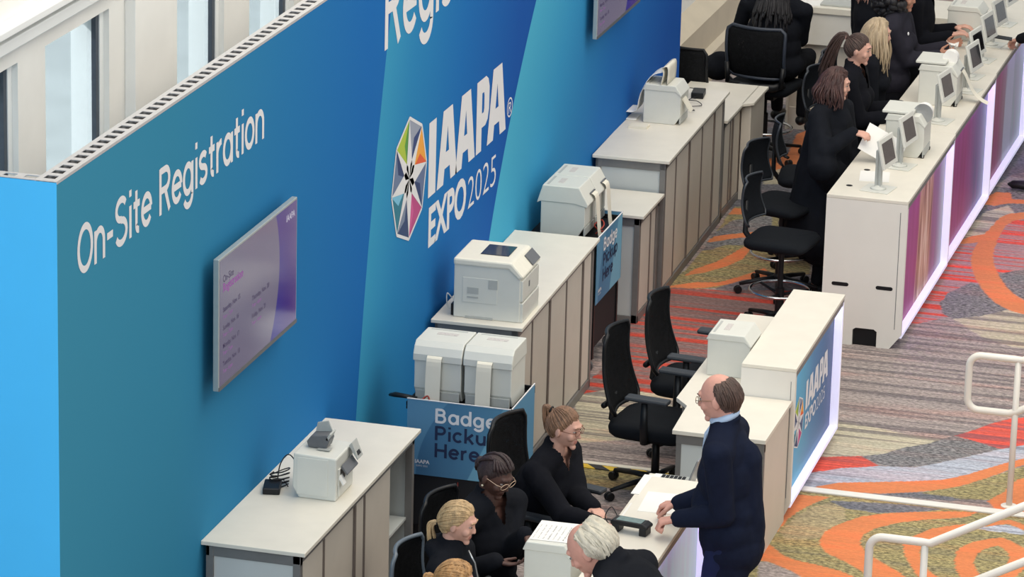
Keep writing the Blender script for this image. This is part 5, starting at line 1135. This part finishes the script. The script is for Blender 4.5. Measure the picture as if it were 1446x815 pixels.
    for q in (-1, 1):
        B.ell(HP((fx - .030, q * .040, -.024)), (.022 * hs, .022 * hs, .024 * hs), HR)
        B.ell(HP((-.004, q * (.078 if female else .083), -.006)), (.019 * hs, .009 * hs, .031 * hs), HR @ Matrix.Rotation(q * .35, 3, 'Z'))
    B.ell(HP((fx - .026, 0, -.058)), (.020 * hs, .030 * hs, .026 * hs), HR)
    B.cap(HP((fx - .014, -.019, -.055)), HP((fx - .0055, 0, -.053)), .0050 * hs, .0062 * hs, 8); B.cap(HP((fx - .014, .019, -.055)), HP((fx - .0055, 0, -.053)), .0050 * hs, .0062 * hs, 8)
    B.cap(HP((fx - .015, -.015, -.063)), HP((fx - .008, 0, -.065)), .0052 * hs, .0068 * hs, 8); B.cap(HP((fx - .015, .015, -.063)), HP((fx - .008, 0, -.065)), .0052 * hs, .0068 * hs, 8)
    B.ell(HP((fx - .022, 0, -.094)), (.018 * hs, .021 * hs, .017 * hs), HR)
    for i_, (el, w) in enumerate(((ell, wl), (elr, wr))):
        fd = Vector(fdirs[i_]) if fdirs[i_] is not None else (w - el).normalized()
        pn = Vector(palms[i_]) if palms[i_] is not None else Vector((0, 0, -1))
        fdn = fd.normalized(); p2 = pn - fdn * pn.dot(fdn)
        if p2.length < .15: pn = Wd((0, -1 if i_ == 0 else 1, 0)); p2 = pn - fdn * pn.dot(fdn)
        # thumb points towards the body's mid-line / up
        sgn = fdn.cross(p2.normalized()); want = Wd((.2, -1 if i_ == 0 else 1, .6))
        add_hand(B, w, fd, pn, 1 if sgn.dot(want) > 0 else -1, s * (.93 if female else 1.04), curl[i_])
    for an, in ((a_l,), (a_r,)):
        B.cap(an, an + Wd((.0, 0, -.03)), .034 * k, .036 * k)
    me, co = remesh(B, vox, 2)
    lipm = mat(sk.name + '_lips', tuple(min(1, c * f) for c, f in zip(sk.node_tree.nodes['Principled BSDF'].inputs['Base Color'].default_value[:3], (.86, .60, .62))) + (1,), .5, noise=.03)
    body = link('body', me, [sk, lipm], root)
    nf = len(me.polygons); cen = np.empty(nf * 3); me.polygons.foreach_get('center', cen); cen = cen.reshape(-1, 3)
    hm = np.array(HR.transposed()); lc_ = (cen - np.array(HC)) @ hm.T / hs
    lip = (lc_[:, 0] > fx - .014) & (np.abs(lc_[:, 1]) < .020) & (lc_[:, 2] > -.0715) & (lc_[:, 2] < -.0495)
    me.polygons.foreach_set('material_index', lip.astype(np.int32))
    if face:
        for q in (-1, 1):
            e = MB(); e.ell(HP((fx - .0175, q * .031, .009)), (.0110 * hs, .0125 * hs, .0062 * hs), HR); e = e.build('eye', mat('eye_white', rgb(150, 138, 132), .3, noise=.02), root, smooth=True)
            i2 = MB(); i2.ell(HP((fx - .0080, q * .031, .009)), (.0035 * hs, .0068 * hs, .0056 * hs), HR); i2.build('iris', mat('iris_brown', rgb(44, 32, 26), .2, noise=.1), e, smooth=True)
            b = MB(); b.tube([HP((fx - .012, q * .046, .030)), HP((fx - .001, q * .034, .038)), HP((fx + .003, q * .018, .034))], [.002 * hs, .0042 * hs, .0035 * hs], 8, .6); b.build('eyebrow', mat('eyebrow_' + (hair['m'].name if hair else 'x'), (hair['m'].node_tree.nodes['Principled BSDF'].inputs['Base Color'].default_value if hair else (0, 0, 0, 1)), .7, noise=.1), root, smooth=True)
    # clothes
    if top is not None:
        C = MB(); torso(C, .014 + loose); arms(C, .012 + loose * .8, .98) if sleeves else None
        if hem: C.cap(PEL + Vector((0, 0, .0)), PEL + Vector((0, 0, -hem)), .0, .0) if False else C.ell(PEL + Vector((0, 0, -hem * .35)), (.150 * bs * k, .190 * (.4 + .6 * bs) * k, .13 * k + hem * .6), F)
        if collar: C.tube([NB + FT @ Vector((.062 * math.cos(a) * k - .004, .066 * math.sin(a) * k, .035 * k - .022 * math.cos(a) * k)) for a in [2 * PI * i / 16 for i in range(16)]], .017 * k, 8, closed=True)
        if extra_top: extra_top(C, dict(PEL=PEL, CH=CH, NB=NB, shl=shl, shr=shr, ell=ell, elr=elr, Wd=Wd, FT=FT, F=F, wl=wl, wr=wr, HC=HC, HR=HR, kn_l=kn_l, kn_r=kn_r))
        me, co = remesh(C, cvox, 3, wrinkle(seed, fold))
        if vneck:
            bm = bmesh.new(); bm.from_mesh(me); Ti = FT.transposed(); kill = []
            for f_ in bm.faces:
                q = Ti @ (f_.calc_center_median() - NB)
                if q.x > .0 and -vneck < q.z < .12 and abs(q.y) < .052 * (q.z + vneck) / vneck * (1 if q.z < 0 else .9): kill.append(f_)
            bmesh.ops.delete(bm, geom=kill, context='FACES'); bm.to_mesh(me); bm.free()
        link('top', me, top, root)
    if pants is not None:
        C = MB(); legs(C, .012, .97); C.ell(PEL - Vector((0, 0, .03)), (.125 * bs * k, .165 * (.4 + .6 * bs) * k, .12 * k), F)
        me, co = remesh(C, cvox, 3, wrinkle(seed + 5, fold)); link('trousers', me, pants, root)
        if shoes:
            for an in (a_l, a_r):
                M_ = MB(); fz0 = an.z - fz if pose == 'stand' else an.z - .08
                M_.cap(an + Wd((-.03, 0, -.045)), an + Wd((.13, 0, -.058)), .040, .032); M_.ell(an + Wd((.06, 0, -.058)), (.12, .042, .030), F)
                M_.v = [(v[0], v[1], max(v[2], an.z - .088 if pose != 'stand' else .002)) for v in M_.v]
                M_.build('shoe', BLKP, root, smooth=True)
    J = dict(HC=HC, HR=HR, HP=HP, hs=hs, female=female, NB=NB, CH=CH, PEL=PEL, shl=shl, shr=shr, wl=wl, wr=wr, ell=ell, elr=elr, Wd=Wd, FT=FT, root=root, fx=fx, F=F)
    if hair: make_hair(J, hair)
    return J

def make_hair(J, h):
    """cap following the skull, limited by a hairline, plus strands"""
    HP = J['HP']; fem = J['female']; style = h.get('style', 'back'); m = h['m']; th = h.get('th', .014); r = random.Random(h.get('seed', 3))
    def margin(az, el):
        a = abs(az); f = math.degrees(a)
        if style == 'bald':   # ring of hair round the sides and back
            low = np.interp(f, [0, 75, 95, 120, 180], [99, 99, -8, -30, -38]); high = np.interp(f, [0, 70, 95, 130, 180], [-99, 30, 42, 50, 54]) + h.get('high', 0)
            return min(math.degrees(el) - low, high - math.degrees(el))
        front = h.get('front', 44); low = np.interp(f, [0, 35, 62, 80, 100, 125, 180], [front, front - 4, 22, 2, -14, -36, -46])
        return math.degrees(el) - low
    mb = MB(); NA, NE = 72, 30; idx = {}
    for i in range(NA):
        az = -PI + 2 * PI * i / NA
        for j in range(NE + 1):
            el = math.radians(90 - 142 * j / NE); mg = margin(az, el)
            if mg < -5.5: continue
            t = th * max(0.05, min(1, (mg + 3) / 16)) * (1 + h.get('vol', 0) * max(0, math.sin(el)) )
            p = head_shape(sphere_dir(az, el), fem); d = sphere_dir(az, el)
            rg = 1 + h.get('ridge', .10) * math.sin(az * h.get('rn', 26) + 2.5 * math.sin(el * 3)) + .08 * math.sin(az * 61 + el * 9)
            idx[(i, j)] = len(mb.v); mb.v.append(tuple(HP(p + d * t * rg + Vector((0, 0, 0)))))
    for i in range(NA):
        for j in range(NE):
            q = [(i, j), ((i + 1) % NA, j), ((i + 1) % NA, j + 1), (i, j + 1)]
            if all(k in idx for k in q): mb.f.append(tuple(idx[k] for k in q)); mb.m.append(0)
    def strand(pts, r0, r1, nn=7):
        P = [Vector(p) for p in pts]; out = []
        for i in range(len(P) - 1):
            p0 = P[max(i - 1, 0)]; p1 = P[i]; p2 = P[i + 1]; p3 = P[min(i + 2, len(P) - 1)]
            for k in range(5):
                t = k / 5; out.append(.5 * ((2 * p1) + (p2 - p0) * t + (2 * p0 - 5 * p1 + 4 * p2 - p3) * t * t + (3 * p1 - p0 - 3 * p2 + p3) * t ** 3))
        out.append(P[-1]); n = len(out); mb.tube(out, [(r0 + (r1 - r0) * (i / (n - 1)) ** 2) for i in range(n)], nn, .7)
    g = Vector((0, 0, -1))
    # combed strands from the hairline to the gathering point
    nc = h.get('comb', 110)
    if nc and 'braids' not in h and 'curly' not in h:
        td = Vector(h.get('gather', h.get('tie', (-.09, 0, -.05)))).normalized()
        for i in range(nc):
            az = -PI + 2 * PI * (i + r.random()) / nc
            if abs(az) > 2.7 and style != 'bald': continue
            ok = [e for e in range(-50, 89, 3) if margin(az, math.radians(e)) > 1]
            if not ok: continue
            if style == 'bald':
                e0 = ok[-1] - r.uniform(0, 14); d0 = sphere_dir(az, math.radians(e0)); d1 = sphere_dir(az * 1.12 if abs(az) < 2.6 else az, math.radians(ok[0] - 2))
            else: e0 = ok[0] + (r.random() ** 1.6) * 40; d0 = sphere_dir(az, math.radians(e0)); d1 = td
            pts = []; K = 7
            for k in range(K):
                u = k / (K - 1) * (1 if style != 'bald' else r.uniform(.8, 1)); d = d0.lerp(d1, u).normalized()
                pts.append(HP(head_shape(d, fem) + d * (th * (.35 + .75 * math.sin(min(1, u * 1.6) * PI / 2)) + r.uniform(-.0015, .002))))
            strand(pts, h.get('cr', .0062), .004, 6)
    if 'long' in h:      # hair falling from the crown over sides and back
        L, n = h['long'], h.get('n', 70); a0, a1 = h.get('arc', (70, 290)); sw = h.get('sway', .02)
        for i in range(n):
            az = math.radians(a0 + (a1 - a0) * (i + r.random() * .8) / n); e1 = math.radians(r.uniform(15, 60))
            top = HP(head_shape(sphere_dir(az * .98, math.radians(78)), fem) * 1.10)
            A = HP(head_shape(sphere_dir(az, e1), fem) + sphere_dir(az, e1) * th * 1.15); B = HP(head_shape(sphere_dir(az, 0), fem) + sphere_dir(az, 0) * (th * 1.3 + .006 + r.random() * .01))
            out = J['HR'] @ sphere_dir(az, 0); l = L * r.uniform(.82, 1.05)
            C = B + g * l * .5 + out * (.012 + .02 * r.random()) + Vector((r.uniform(-sw, sw), r.uniform(-sw, sw), 0)); D = B + g * l + out * h.get('flare', .01) + Vector((r.uniform(-sw, sw), r.uniform(-sw, sw), 0))
            strand([top, A, B, C, D], h.get('r', .010), h.get('r1', .003))
    if 'pony' in h:
        L = h['pony']; td = h.get('tie', (-.105, 0, .05)); base = HP(td); bd_ = J['HR'] @ Vector(h.get('pdir', (-1, 0, .2))).normalized()
        sway = J['Wd'](h.get('psway', (0, 0, 0)))
        for i in range(h.get('n', 26)):
            o = Vector((r.uniform(-1, 1), r.uniform(-1, 1), r.uniform(-1, 1))) * (.018 if L < .2 else .034)
            b1 = base + bd_ * .035 * (1 + .3 * r.random()) + o * .5; b2 = base + bd_ * .05 + g * L * .35 + o + sway * .4; b3 = base + bd_ * .03 + g * L * r.uniform(.85, 1.05) + o * 1.3 + sway
            strand([base + o * .2, b1, b2, b3], .0095, .003)
        tie = MB(); tie.tube([base + bd_ * .012 + (J['HR'] @ Vector((0, math.cos(a), math.sin(a)))) * .018 for a in [2 * PI * k / 12 for k in range(12)]], .005, 6, closed=True); tie.build('hair_tie', h.get('tiem', BLKP), J['root'], smooth=True)
    if 'bun' in h:
        b = HP(h['bun']); R = h.get('bunr', .035)
        for i in range(10): a = i * 2 * PI / 10; mb.tube([b + J['HR'] @ Vector((0, math.cos(a + t) * R * (.4 + .5 * t / 3), math.sin(a + t) * R * (.4 + .5 * t / 3))) for t in (0, .6, 1.2, 1.8, 2.4, 3)], .010, 7)
        mb.ell(b, (R * .8, R, R))
    if 'braids' in h:
        for i in range(h['braids']):
            a0 = -72 + 144 * i / (h['braids'] - 1)
            pts = []
            for k in range(12):
                u = k / 11; az = math.radians(a0 * (1 - u) + (180 if a0 > 0 else -180) * u * .92 if abs(a0) > 1 else 0); el = math.radians(40 + 42 * math.sin(u * PI * .80) - 60 * u * u + (6 - abs(a0) * .22) * (1 - u))
                if abs(a0) <= 8: az = math.radians(a0) if u < .5 else math.radians(180 - a0); el = math.radians(42 + 48 * (u / .5)) if u < .5 else math.radians(90 - 118 * (u - .5) / .5 * .9)
                d = sphere_dir(az, el); pts.append(HP(head_shape(d, fem) + d * (th + .004)))
            mb.tube([p + Vector((0, 0, 0)) for p in pts], [.0085 * (1 + .12 * (k % 2)) for k in range(12)], 8)
    if 'curly' in h:
        rr, cc, sc = h['curly']
        for i in range(h.get('n', 160)):
            z = r.uniform(-1, 1); a = r.uniform(0, 2 * PI); q = math.sqrt(1 - z * z); d = Vector((q * math.cos(a), q * math.sin(a), z))
            p = Vector(cc) + Vector((d.x * rr[0], d.y * rr[1], d.z * rr[2]))
            if p.x > .045 and p.z < .09: continue
            mb.ell(HP(p), (sc * r.uniform(.7, 1.2),) * 3, None, 8, 6)
    if 'locks' in h:
        for i in range(h['locks']):
            a = math.radians(95 + 170 * (i + r.random()) / h['locks']); A = HP(head_shape(sphere_dir(a, math.radians(r.uniform(20, 70))), fem) + sphere_dir(a, .5) * .02)
            B = HP(head_shape(sphere_dir(a, -.2), fem) + sphere_dir(a, -.2) * .028)
            o = J['HR'] @ sphere_dir(a, 0); C = B + g * .16 + o * .04; C = C + J['HR'] @ Vector((-.03, 0, 0)); D = C + g * r.uniform(.10, .28) + o * .03 + J['HR'] @ Vector((-.02, 0, 0))
            strand([A, B, C, D], .0085, .007)
    return mb.build('hair', m, J['root'], smooth=True)
def glasses(J, m, r=.021, full=True):
    HP = J['HP']; fx = J['fx'] + .008; mb = MB()
    for q in (-1, 1):
        mb.tube([HP((fx + .002 - .006 * (abs(math.cos(a) * .5 + .5 * 1)) , q * (.033 + (r + .005) * math.cos(a)), .006 + r * .78 * math.sin(a))) for a in [2 * PI * k / 18 for k in range(18)]], .0018, 6, closed=True)
        mb.tube([HP((fx - .003, q * .058, .012)), HP((fx - .03, q * .074, .012)), HP((-.0, q * .082, .010)), HP((-.016, q * .080, -.006))], .0018, 6)
    mb.tube([HP((fx + .002, -.009, .010)), HP((fx + .006, 0, .013)), HP((fx + .002, .009, .010))], .0018, 6)
    return mb.build('glasses', m, J['root'], smooth=True)
SK1 = skin('skin_fair', (206, 158, 140)); SK2 = skin('skin_pink', (204, 150, 134)); SK3 = skin('skin_deep', (84, 56, 48)); SK4 = skin('skin_tan', (176, 126, 104))
BK = cloth('black_cloth', (23, 25, 31)); BK2 = cloth('black_knit', (19, 20, 26)); BKC = cloth('charcoal_knit', (44, 43, 52)); NAVY = cloth('navy_jacket', (22, 28, 46)); NAVP = cloth('navy_trousers', (32, 40, 70))
BLUESH = cloth('pale_blue_shirt', (176, 196, 222)); BKP = cloth('black_trousers', (20, 21, 26))
# man in the navy jacket, leaning at the near counter
def jacket(C, j):
    P, F, Wd = j['PEL'], j['F'], j['Wd']
    C.ell(P + Vector((0, 0, -.02)), (.165, .20, .17), F); C.ell(P + Wd((-.02, 0, -.10)), (.16, .20, .15), F)
    C.cap(P + Wd((-.01, .06, .10)), P + Wd((-.015, .08, -.20)), .125, .11); C.cap(P + Wd((-.01, -.06, .10)), P + Wd((-.015, -.08, -.20)), .125, .11); C.cap(j['CH'] + Wd((-.06, 0, .02)), P + Wd((-.05, 0, -.02)), .12, .13)
J = human('standing bald-topped man in a navy jacket leaning his hands on the nearest counter', (2.50, 3.02), PI, 1.80, 'stand', lean=.09, head=(-.12, .20, 0), hl=(2.245, 2.90, 1.045), hr=(2.19, 3.16, 1.03), hint_l=(-1, .25, -.5), hint_r=(-1, -.25, -.5), fdirs=((-1, -.15, -.25), (-1, .15, -.25)),
          sk=SK2, female=False, top=NAVY, pants=NAVP, hair=dict(m=hairm('hair_brown_short', (78, 58, 50)), style='bald', th=.010), build=1.10, vox=.0055, cvox=.010, curl=(1.25, 1.25), collar=True, loose=.010, extra_top=jacket, seed=4, fold=.022)
c = MB(); c.tube([J['NB'] + J['FT'] @ Vector((.060 * math.cos(a), .064 * math.sin(a), .062 - .022 * math.cos(a))) for a in [2 * PI * i / 20 for i in range(20)]], .020, 8, closed=True)
c.tube([J['NB'] + J['FT'] @ Vector(p) for p in ((.055, -.02, .03), (.105, -.015, -.04), (.125, 0, -.12))], [.03, .034, .012], 10, .35)
c.build('shirt_collar', BLUESH, J['root'], smooth=True)
glasses(J, mat('thin_gold_frame', rgb(150, 120, 96), .3, metal=.7, noise=.03))

# ponytail woman with glasses, seated
J = human('seated woman with ponytail, glasses and black zip top, facing the man in navy', (1.24, 3.86), -.22, 1.66, 'sit', .42, lean=.24, head=(.05, .16, 0), hl=(1.62, 3.60, .78), hr=(1.70, 3.36, .785), sk=SK1, top=BK2, pants=BKP,
          hair=dict(m=hairm('hair_ash_brown', (124, 92, 70)), th=.010, pony=.10, tie=(-.082, 0, .075), pdir=(-1, 0, .35), ridge=.12, rn=30, n=30), vox=.0055, cvox=.010, curl=(.35, .3), seed=11, build=1.38, fold=.03, loose=.012, vneck=.07)
glasses(J, mat('brown_frame', rgb(120, 74, 54), .4, noise=.05))
# woman with braided hair
J = human('seated woman with braided dark hair and pale framed glasses, in a black jacket', (1.18, 2.96), -.42, 1.70, 'sit', .41, lean=.12, head=(.02, .42, .0), hl=(1.46, 2.78, .90), hr=(1.37, 2.56, .82), hint_r=(-.6, -.8, -.8), sk=SK3, top=BK, pants=BKP,
          hair=dict(m=hairm('hair_black_brown', (50, 34, 34)), th=.008, braids=11, bun=(-.105, 0, .0), bunr=.04, front=40), build=1.5, vox=.0055, cvox=.011, curl=(.45, .35), palms=((0, 0, -1), (.2, .3, 1)), fdirs=((.9, -.3, 0), (.95, .15, -.12)), vneck=.10, seed=22, fold=.035, loose=.016)
glasses(J, mat('pale_frame', rgb(206, 176, 150), .4, noise=.03), .024)
e = MB()
for q in (-1, 1): e.ell(J['HP']((.0, q * .083, -.042)), (.006, .006, .006), None, 10, 8)
e.build('earring', mat('pearl', rgb(226, 214, 186), .3, noise=.02), J['root'], smooth=True)
w = MB(); wv = J['wr']; ax = (J['wr'] - J['elr']).normalized(); o1 = ax.orthogonal().normalized(); o2 = ax.cross(o1)
w.tube([wv - ax * .015 + (o1 * math.cos(a) + o2 * math.sin(a)) * .034 for a in [2 * PI * k / 16 for k in range(16)]], .005, 8, closed=True); w.build('wristwatch', mat('pale_gold', rgb(190, 160, 130), .3, metal=.8, noise=.03), J['root'], smooth=True)
# name card hanging at her lap
ln = MB(); ln.obox((0, 0, 0), (.028, .002, .045), Matrix.Rotation(-.5, 3, 'Y')); tag(ln.build('name_card', mat('card_grey', rgb(120, 118, 110), .5, noise=.1), None, loc=(1.47, 2.42, .73)), 'small plastic name card hanging between the braided and the blonde woman', 'name card')
# blonde woman, hooded top
def hood(C, j):
    for k in range(5): a = -.9 + 1.8 * k / 4; C.ell(j['NB'] + j['FT'] @ Vector((-.075 * math.cos(a) - .02, .085 * math.sin(a), -.005)), (.045, .045, .05), j['FT'])
J = human('blonde woman with tied hair in a black hooded zip top, seated at the bottom', (1.21, 2.22), -.05, 1.62, 'sit', .43, lean=.08, head=(.06, .22, 0), hl=(1.50, 2.34, .75), hr=(1.52, 2.10, .70), sk=SK1, top=BK, pants=BKP,
          hair=dict(m=hairm('hair_blonde', (186, 156, 116)), th=.012, pony=.13, tie=(-.092, 0, -.035), pdir=(-1, 0, -.4), ridge=.15, rn=22, n=22), vox=.0055, cvox=.010, extra_top=hood, seed=31, fold=.025, loose=.010, curl=(.5, .5))
z = MB(); fr_ = J['FT']; cc = J['CH']
z.tube([J['NB'] + fr_ @ Vector(p) for p in ((.085, .01, .0), (.125, .012, -.06), (.150, .012, -.14), (.152, .012, -.22))], .005, 6, 1); z.build('zip', STEEL, J['root'], smooth=True)
J = human('person of whom only the streaked blonde crown shows at the bottom edge', (1.40, 1.48), .1, 1.62, 'sit', .40, lean=.10, head=(.1, .2, 0), sk=SK1, top=BK, pants=BKP, hair=dict(m=hairm('hair_streaked', (176, 134, 88), .45), th=.016, ridge=.25, rn=20, pony=.12, tie=(-.1, 0, 0)), seed=33, vox=.007, cvox=.013)
# white haired man leaning forward
def ex(C, j): C.tube([j['NB'] + j['FT'] @ Vector((.075 * math.cos(a), .078 * math.sin(a), .02)) for a in [2 * PI * i / 16 for i in range(16)]], .026, 8, closed=True)
J = human('white-haired balding man in a black jacket bending over the near counter at the bottom', (2.67, 1.12), PI - .15, 1.82, 'stand', headshift=(.03, 0, -.07), lean=.64, head=(.12, .62, 0), hl=(2.12, 1.0, 1.0), hr=(2.10, 1.35, .98), sk=SK2, female=False, top=BK, pants=BKP,
          hair=dict(m=hairm('hair_white', (204, 196, 178), .18), style='bald', th=.028, high=14, ridge=.4, rn=13, cr=.009), build=1.08, vox=.0055, cvox=.010, extra_top=ex, seed=41, fold=.03, loose=.014)

# --- right-hand row
def coat(C, j):
    P, Wd = j['PEL'], j['Wd']
    C.cap(j['CH'] + Vector((0, 0, .02)), P, .16, .20); C.cap(P, Vector((P.x, P.y, .45)) + Wd((-.03, 0, 0)), .20, .255); C.cap(P + Wd((.03, 0, 0)), Vector((P.x, P.y, .42)) + Wd((.05, -.06, 0)), .18, .22)
    C.cap(j['shl'], j['ell'] + Vector((0, 0, -.06)), .07, .11); C.cap(j['ell'], P + Wd((.10, .12, .05)), .08, .10); C.cap(j['shr'], j['elr'] + Vector((0, 0, -.10)), .07, .11); C.cap(j['elr'] + Vector((0, 0, -.12)), P + Wd((.16, -.16, .02)), .09, .12)
J = human('auburn-haired woman in a long black coat standing, holding a white sheet', (1.52, 10.42), -.35, 1.60, 'stand', lean=.06, head=(.45, .12, 0), hr=(1.755, 10.14, 1.235), hint_r=(-.3, -.8, -.8), sk=SK1, top=BK, pants=BKP, extra_top=coat, collar=False,
          hair=dict(m=hairm('hair_auburn', (68, 42, 38), .4), th=.018, long=.15, n=80, arc=(62, 298), r=.012, flare=.02), vox=.007, cvox=.014, seed=51, palms=(None, (.1, .3, -1)), curl=(.5, .55), fdirs=(None, (.85, -.3, .05)), fold=.035, loose=.012)
o = tag(MB().add([(0, 0, 0), (.30, 0, 0), (.30, .001, .215), (0, .001, .215)], [(0, 1, 2, 3)]).build('held_sheet', PAPER, None), 'white sheet of paper held by the woman in the long black coat', 'paper'); sd = o.modifiers.new('t', 'SOLIDIFY'); sd.thickness = .001
o.location = (1.80, 10.10, 1.14); o.rotation_euler = (math.radians(-38), math.radians(28), math.radians(12))
HB = hairm('hair_dark_brown', (72, 54, 48), .3)
J = human('woman with a high brown ponytail and black zip top, beside the long coated woman', (1.50, 11.38), -.05, 1.62, 'stand', lean=.03, head=(.05, .12, 0), hl=(1.82, 11.62, 1.07), hr=(1.84, 11.22, 1.10), sk=SK1, top=BK2, pants=BKP,
          hair=dict(m=HB, th=.010, pony=.30, tie=(-.095, 0, .075), pdir=(-1, 0, .3), n=60, tiem=mat('pink_tie', rgb(190, 150, 140), .5, noise=.02), psway=(-.14, .03, 0), r=.012), vox=.007, cvox=.013, loose=.01, fold=.03, seed=61, vneck=.15)
J = human('woman with long straight pale blonde hair, hidden behind the ponytailed woman', (1.52, 12.05), .1, 1.58, 'stand', lean=.03, head=(.0, .1, 0), sk=SK1, top=BK, pants=BKP,
          hair=dict(m=hairm('hair_pale_blonde', (178, 158, 130), .2), th=.016, long=.30, n=90, arc=(50, 310), r=.011), vox=.009, cvox=.015, seed=62)
J = human('woman with big dark curly hair and a charcoal top, both hands over the far counter', (1.50, 13.02), -.1, 1.66, 'stand', lean=.07, head=(.0, .14, 0), hl=(1.86, 13.28, 1.13), hr=(1.85, 13.02, 1.12), sk=SK4, top=BKC, pants=BKP,
          hair=dict(m=hairm('hair_black', (26, 24, 28), .3), th=.014, curly=((.15, .14, .15), (-.085, 0, -.02), .030), n=260), vox=.007, cvox=.013, curl=(.25, .35), seed=71, fold=.03, loose=.012, build=1.16, palms=((0, -1, .2), (0, 1, .3)))
MB().ell(J['CH'] + J['FT'] @ Vector((.115, -.07, .06)), (.008, .014, .014), None, 10, 8).build('badge_pin', WHITEINK, J['root'])
tis = MB(); rr_ = random.Random(5)
for i in range(5): tis.obox((rr_.uniform(-.02, .03), rr_.uniform(-.02, .02), .02 + i * .008), (.028, .022, .0012), Matrix.Rotation(rr_.uniform(-.8, .8), 3, 'X') @ Matrix.Rotation(rr_.uniform(-.8, .8), 3, 'Y'))
tag(tis.build('crumpled_tissue', PAPER, None, loc=(1.93, 13.18, 1.135)), 'crumpled white slip held in the hands of the curly-haired woman', 'paper slip')
J = human('person in a black open-necked jacket standing behind the curly-haired woman', (1.56, 13.72), -.05, 1.72, 'stand', lean=.05, head=(.0, .1, 0), hl=(1.83, 13.88, 1.14), hr=(1.84, 13.62, 1.14), sk=SK1, female=False, top=BK2, pants=BKP,
          hair=dict(m=HB, th=.012), vneck=.13, vox=.008, cvox=.013, seed=81)
J = human('woman with long rose-blonde hair and her back turned, left of the curly-haired woman', (1.13, 14.05), .8, 1.60, 'stand', lean=.03, head=(.0, .1, 0), sk=SK1, top=BK, pants=BKP,
          hair=dict(m=hairm('hair_rose_blonde', (172, 132, 118), .22), th=.018, long=.26, n=90, arc=(60, 300), r=.012), vox=.009, cvox=.015, seed=91)
J = human('seated person with long black locks seen from behind in the big mesh chair', (.44, 13.84), 1.42, 1.72, 'sit', .66, lean=.0, head=(.0, .35, 0), sk=SK3, top=BK, pants=BKP, hl=(.14, 14.22, .92), hr=(.56, 14.18, .84), hint_l=(-.7, .35, -.8), hint_r=(-.7, -.35, -.8),
          hair=dict(m=hairm('hair_locks', (28, 25, 28), .4), th=.02, locks=70), vox=.008, cvox=.013, seed=95, build=1.65, foot_z=.26, fold=.02)
bg = MB(); bg.ell((0, 0, .12), (.12, .10, .11)); bg.ell((.02, 0, .20), (.08, .07, .05)); me, co = remesh(bg, .012, 3, wrinkle(7, .03)); o = link('shoulder_bag', me, BK, None); o.location = (.0, 13.80, .56); tag(o, 'black bag hanging at the left side of the seated person with locks', 'bag')
# visitor at the right edge with a phone
J = human('visitor at the right edge of the photo reaching a phone over the row of tablets', (2.78, 13.55), PI - .1, 1.74, 'stand', lean=.04, head=(.0, .15, 0), hl=(2.36, 13.72, 1.13), hr=(2.62, 13.95, 1.0), sk=SK1, female=False, top=BK2, pants=cloth('dark_blue_jeans', (34, 44, 66)), hair=dict(m=HB, th=.012), vox=.008, cvox=.013, seed=97, curl=(.8, .6),
          feet=((.22, .10, .10), (-.05, -.12, .10)))
ph = MB(); ph.box(-.07, -.035, -.004, .07, .035, .004); o = tag(ph.build('phone', BLKP, None, bevel=.003), 'black phone in the hand of the visitor at the right edge', 'phone'); o.location = (2.235, 13.73, 1.13); o.rotation_euler = (.1, .1, .1)
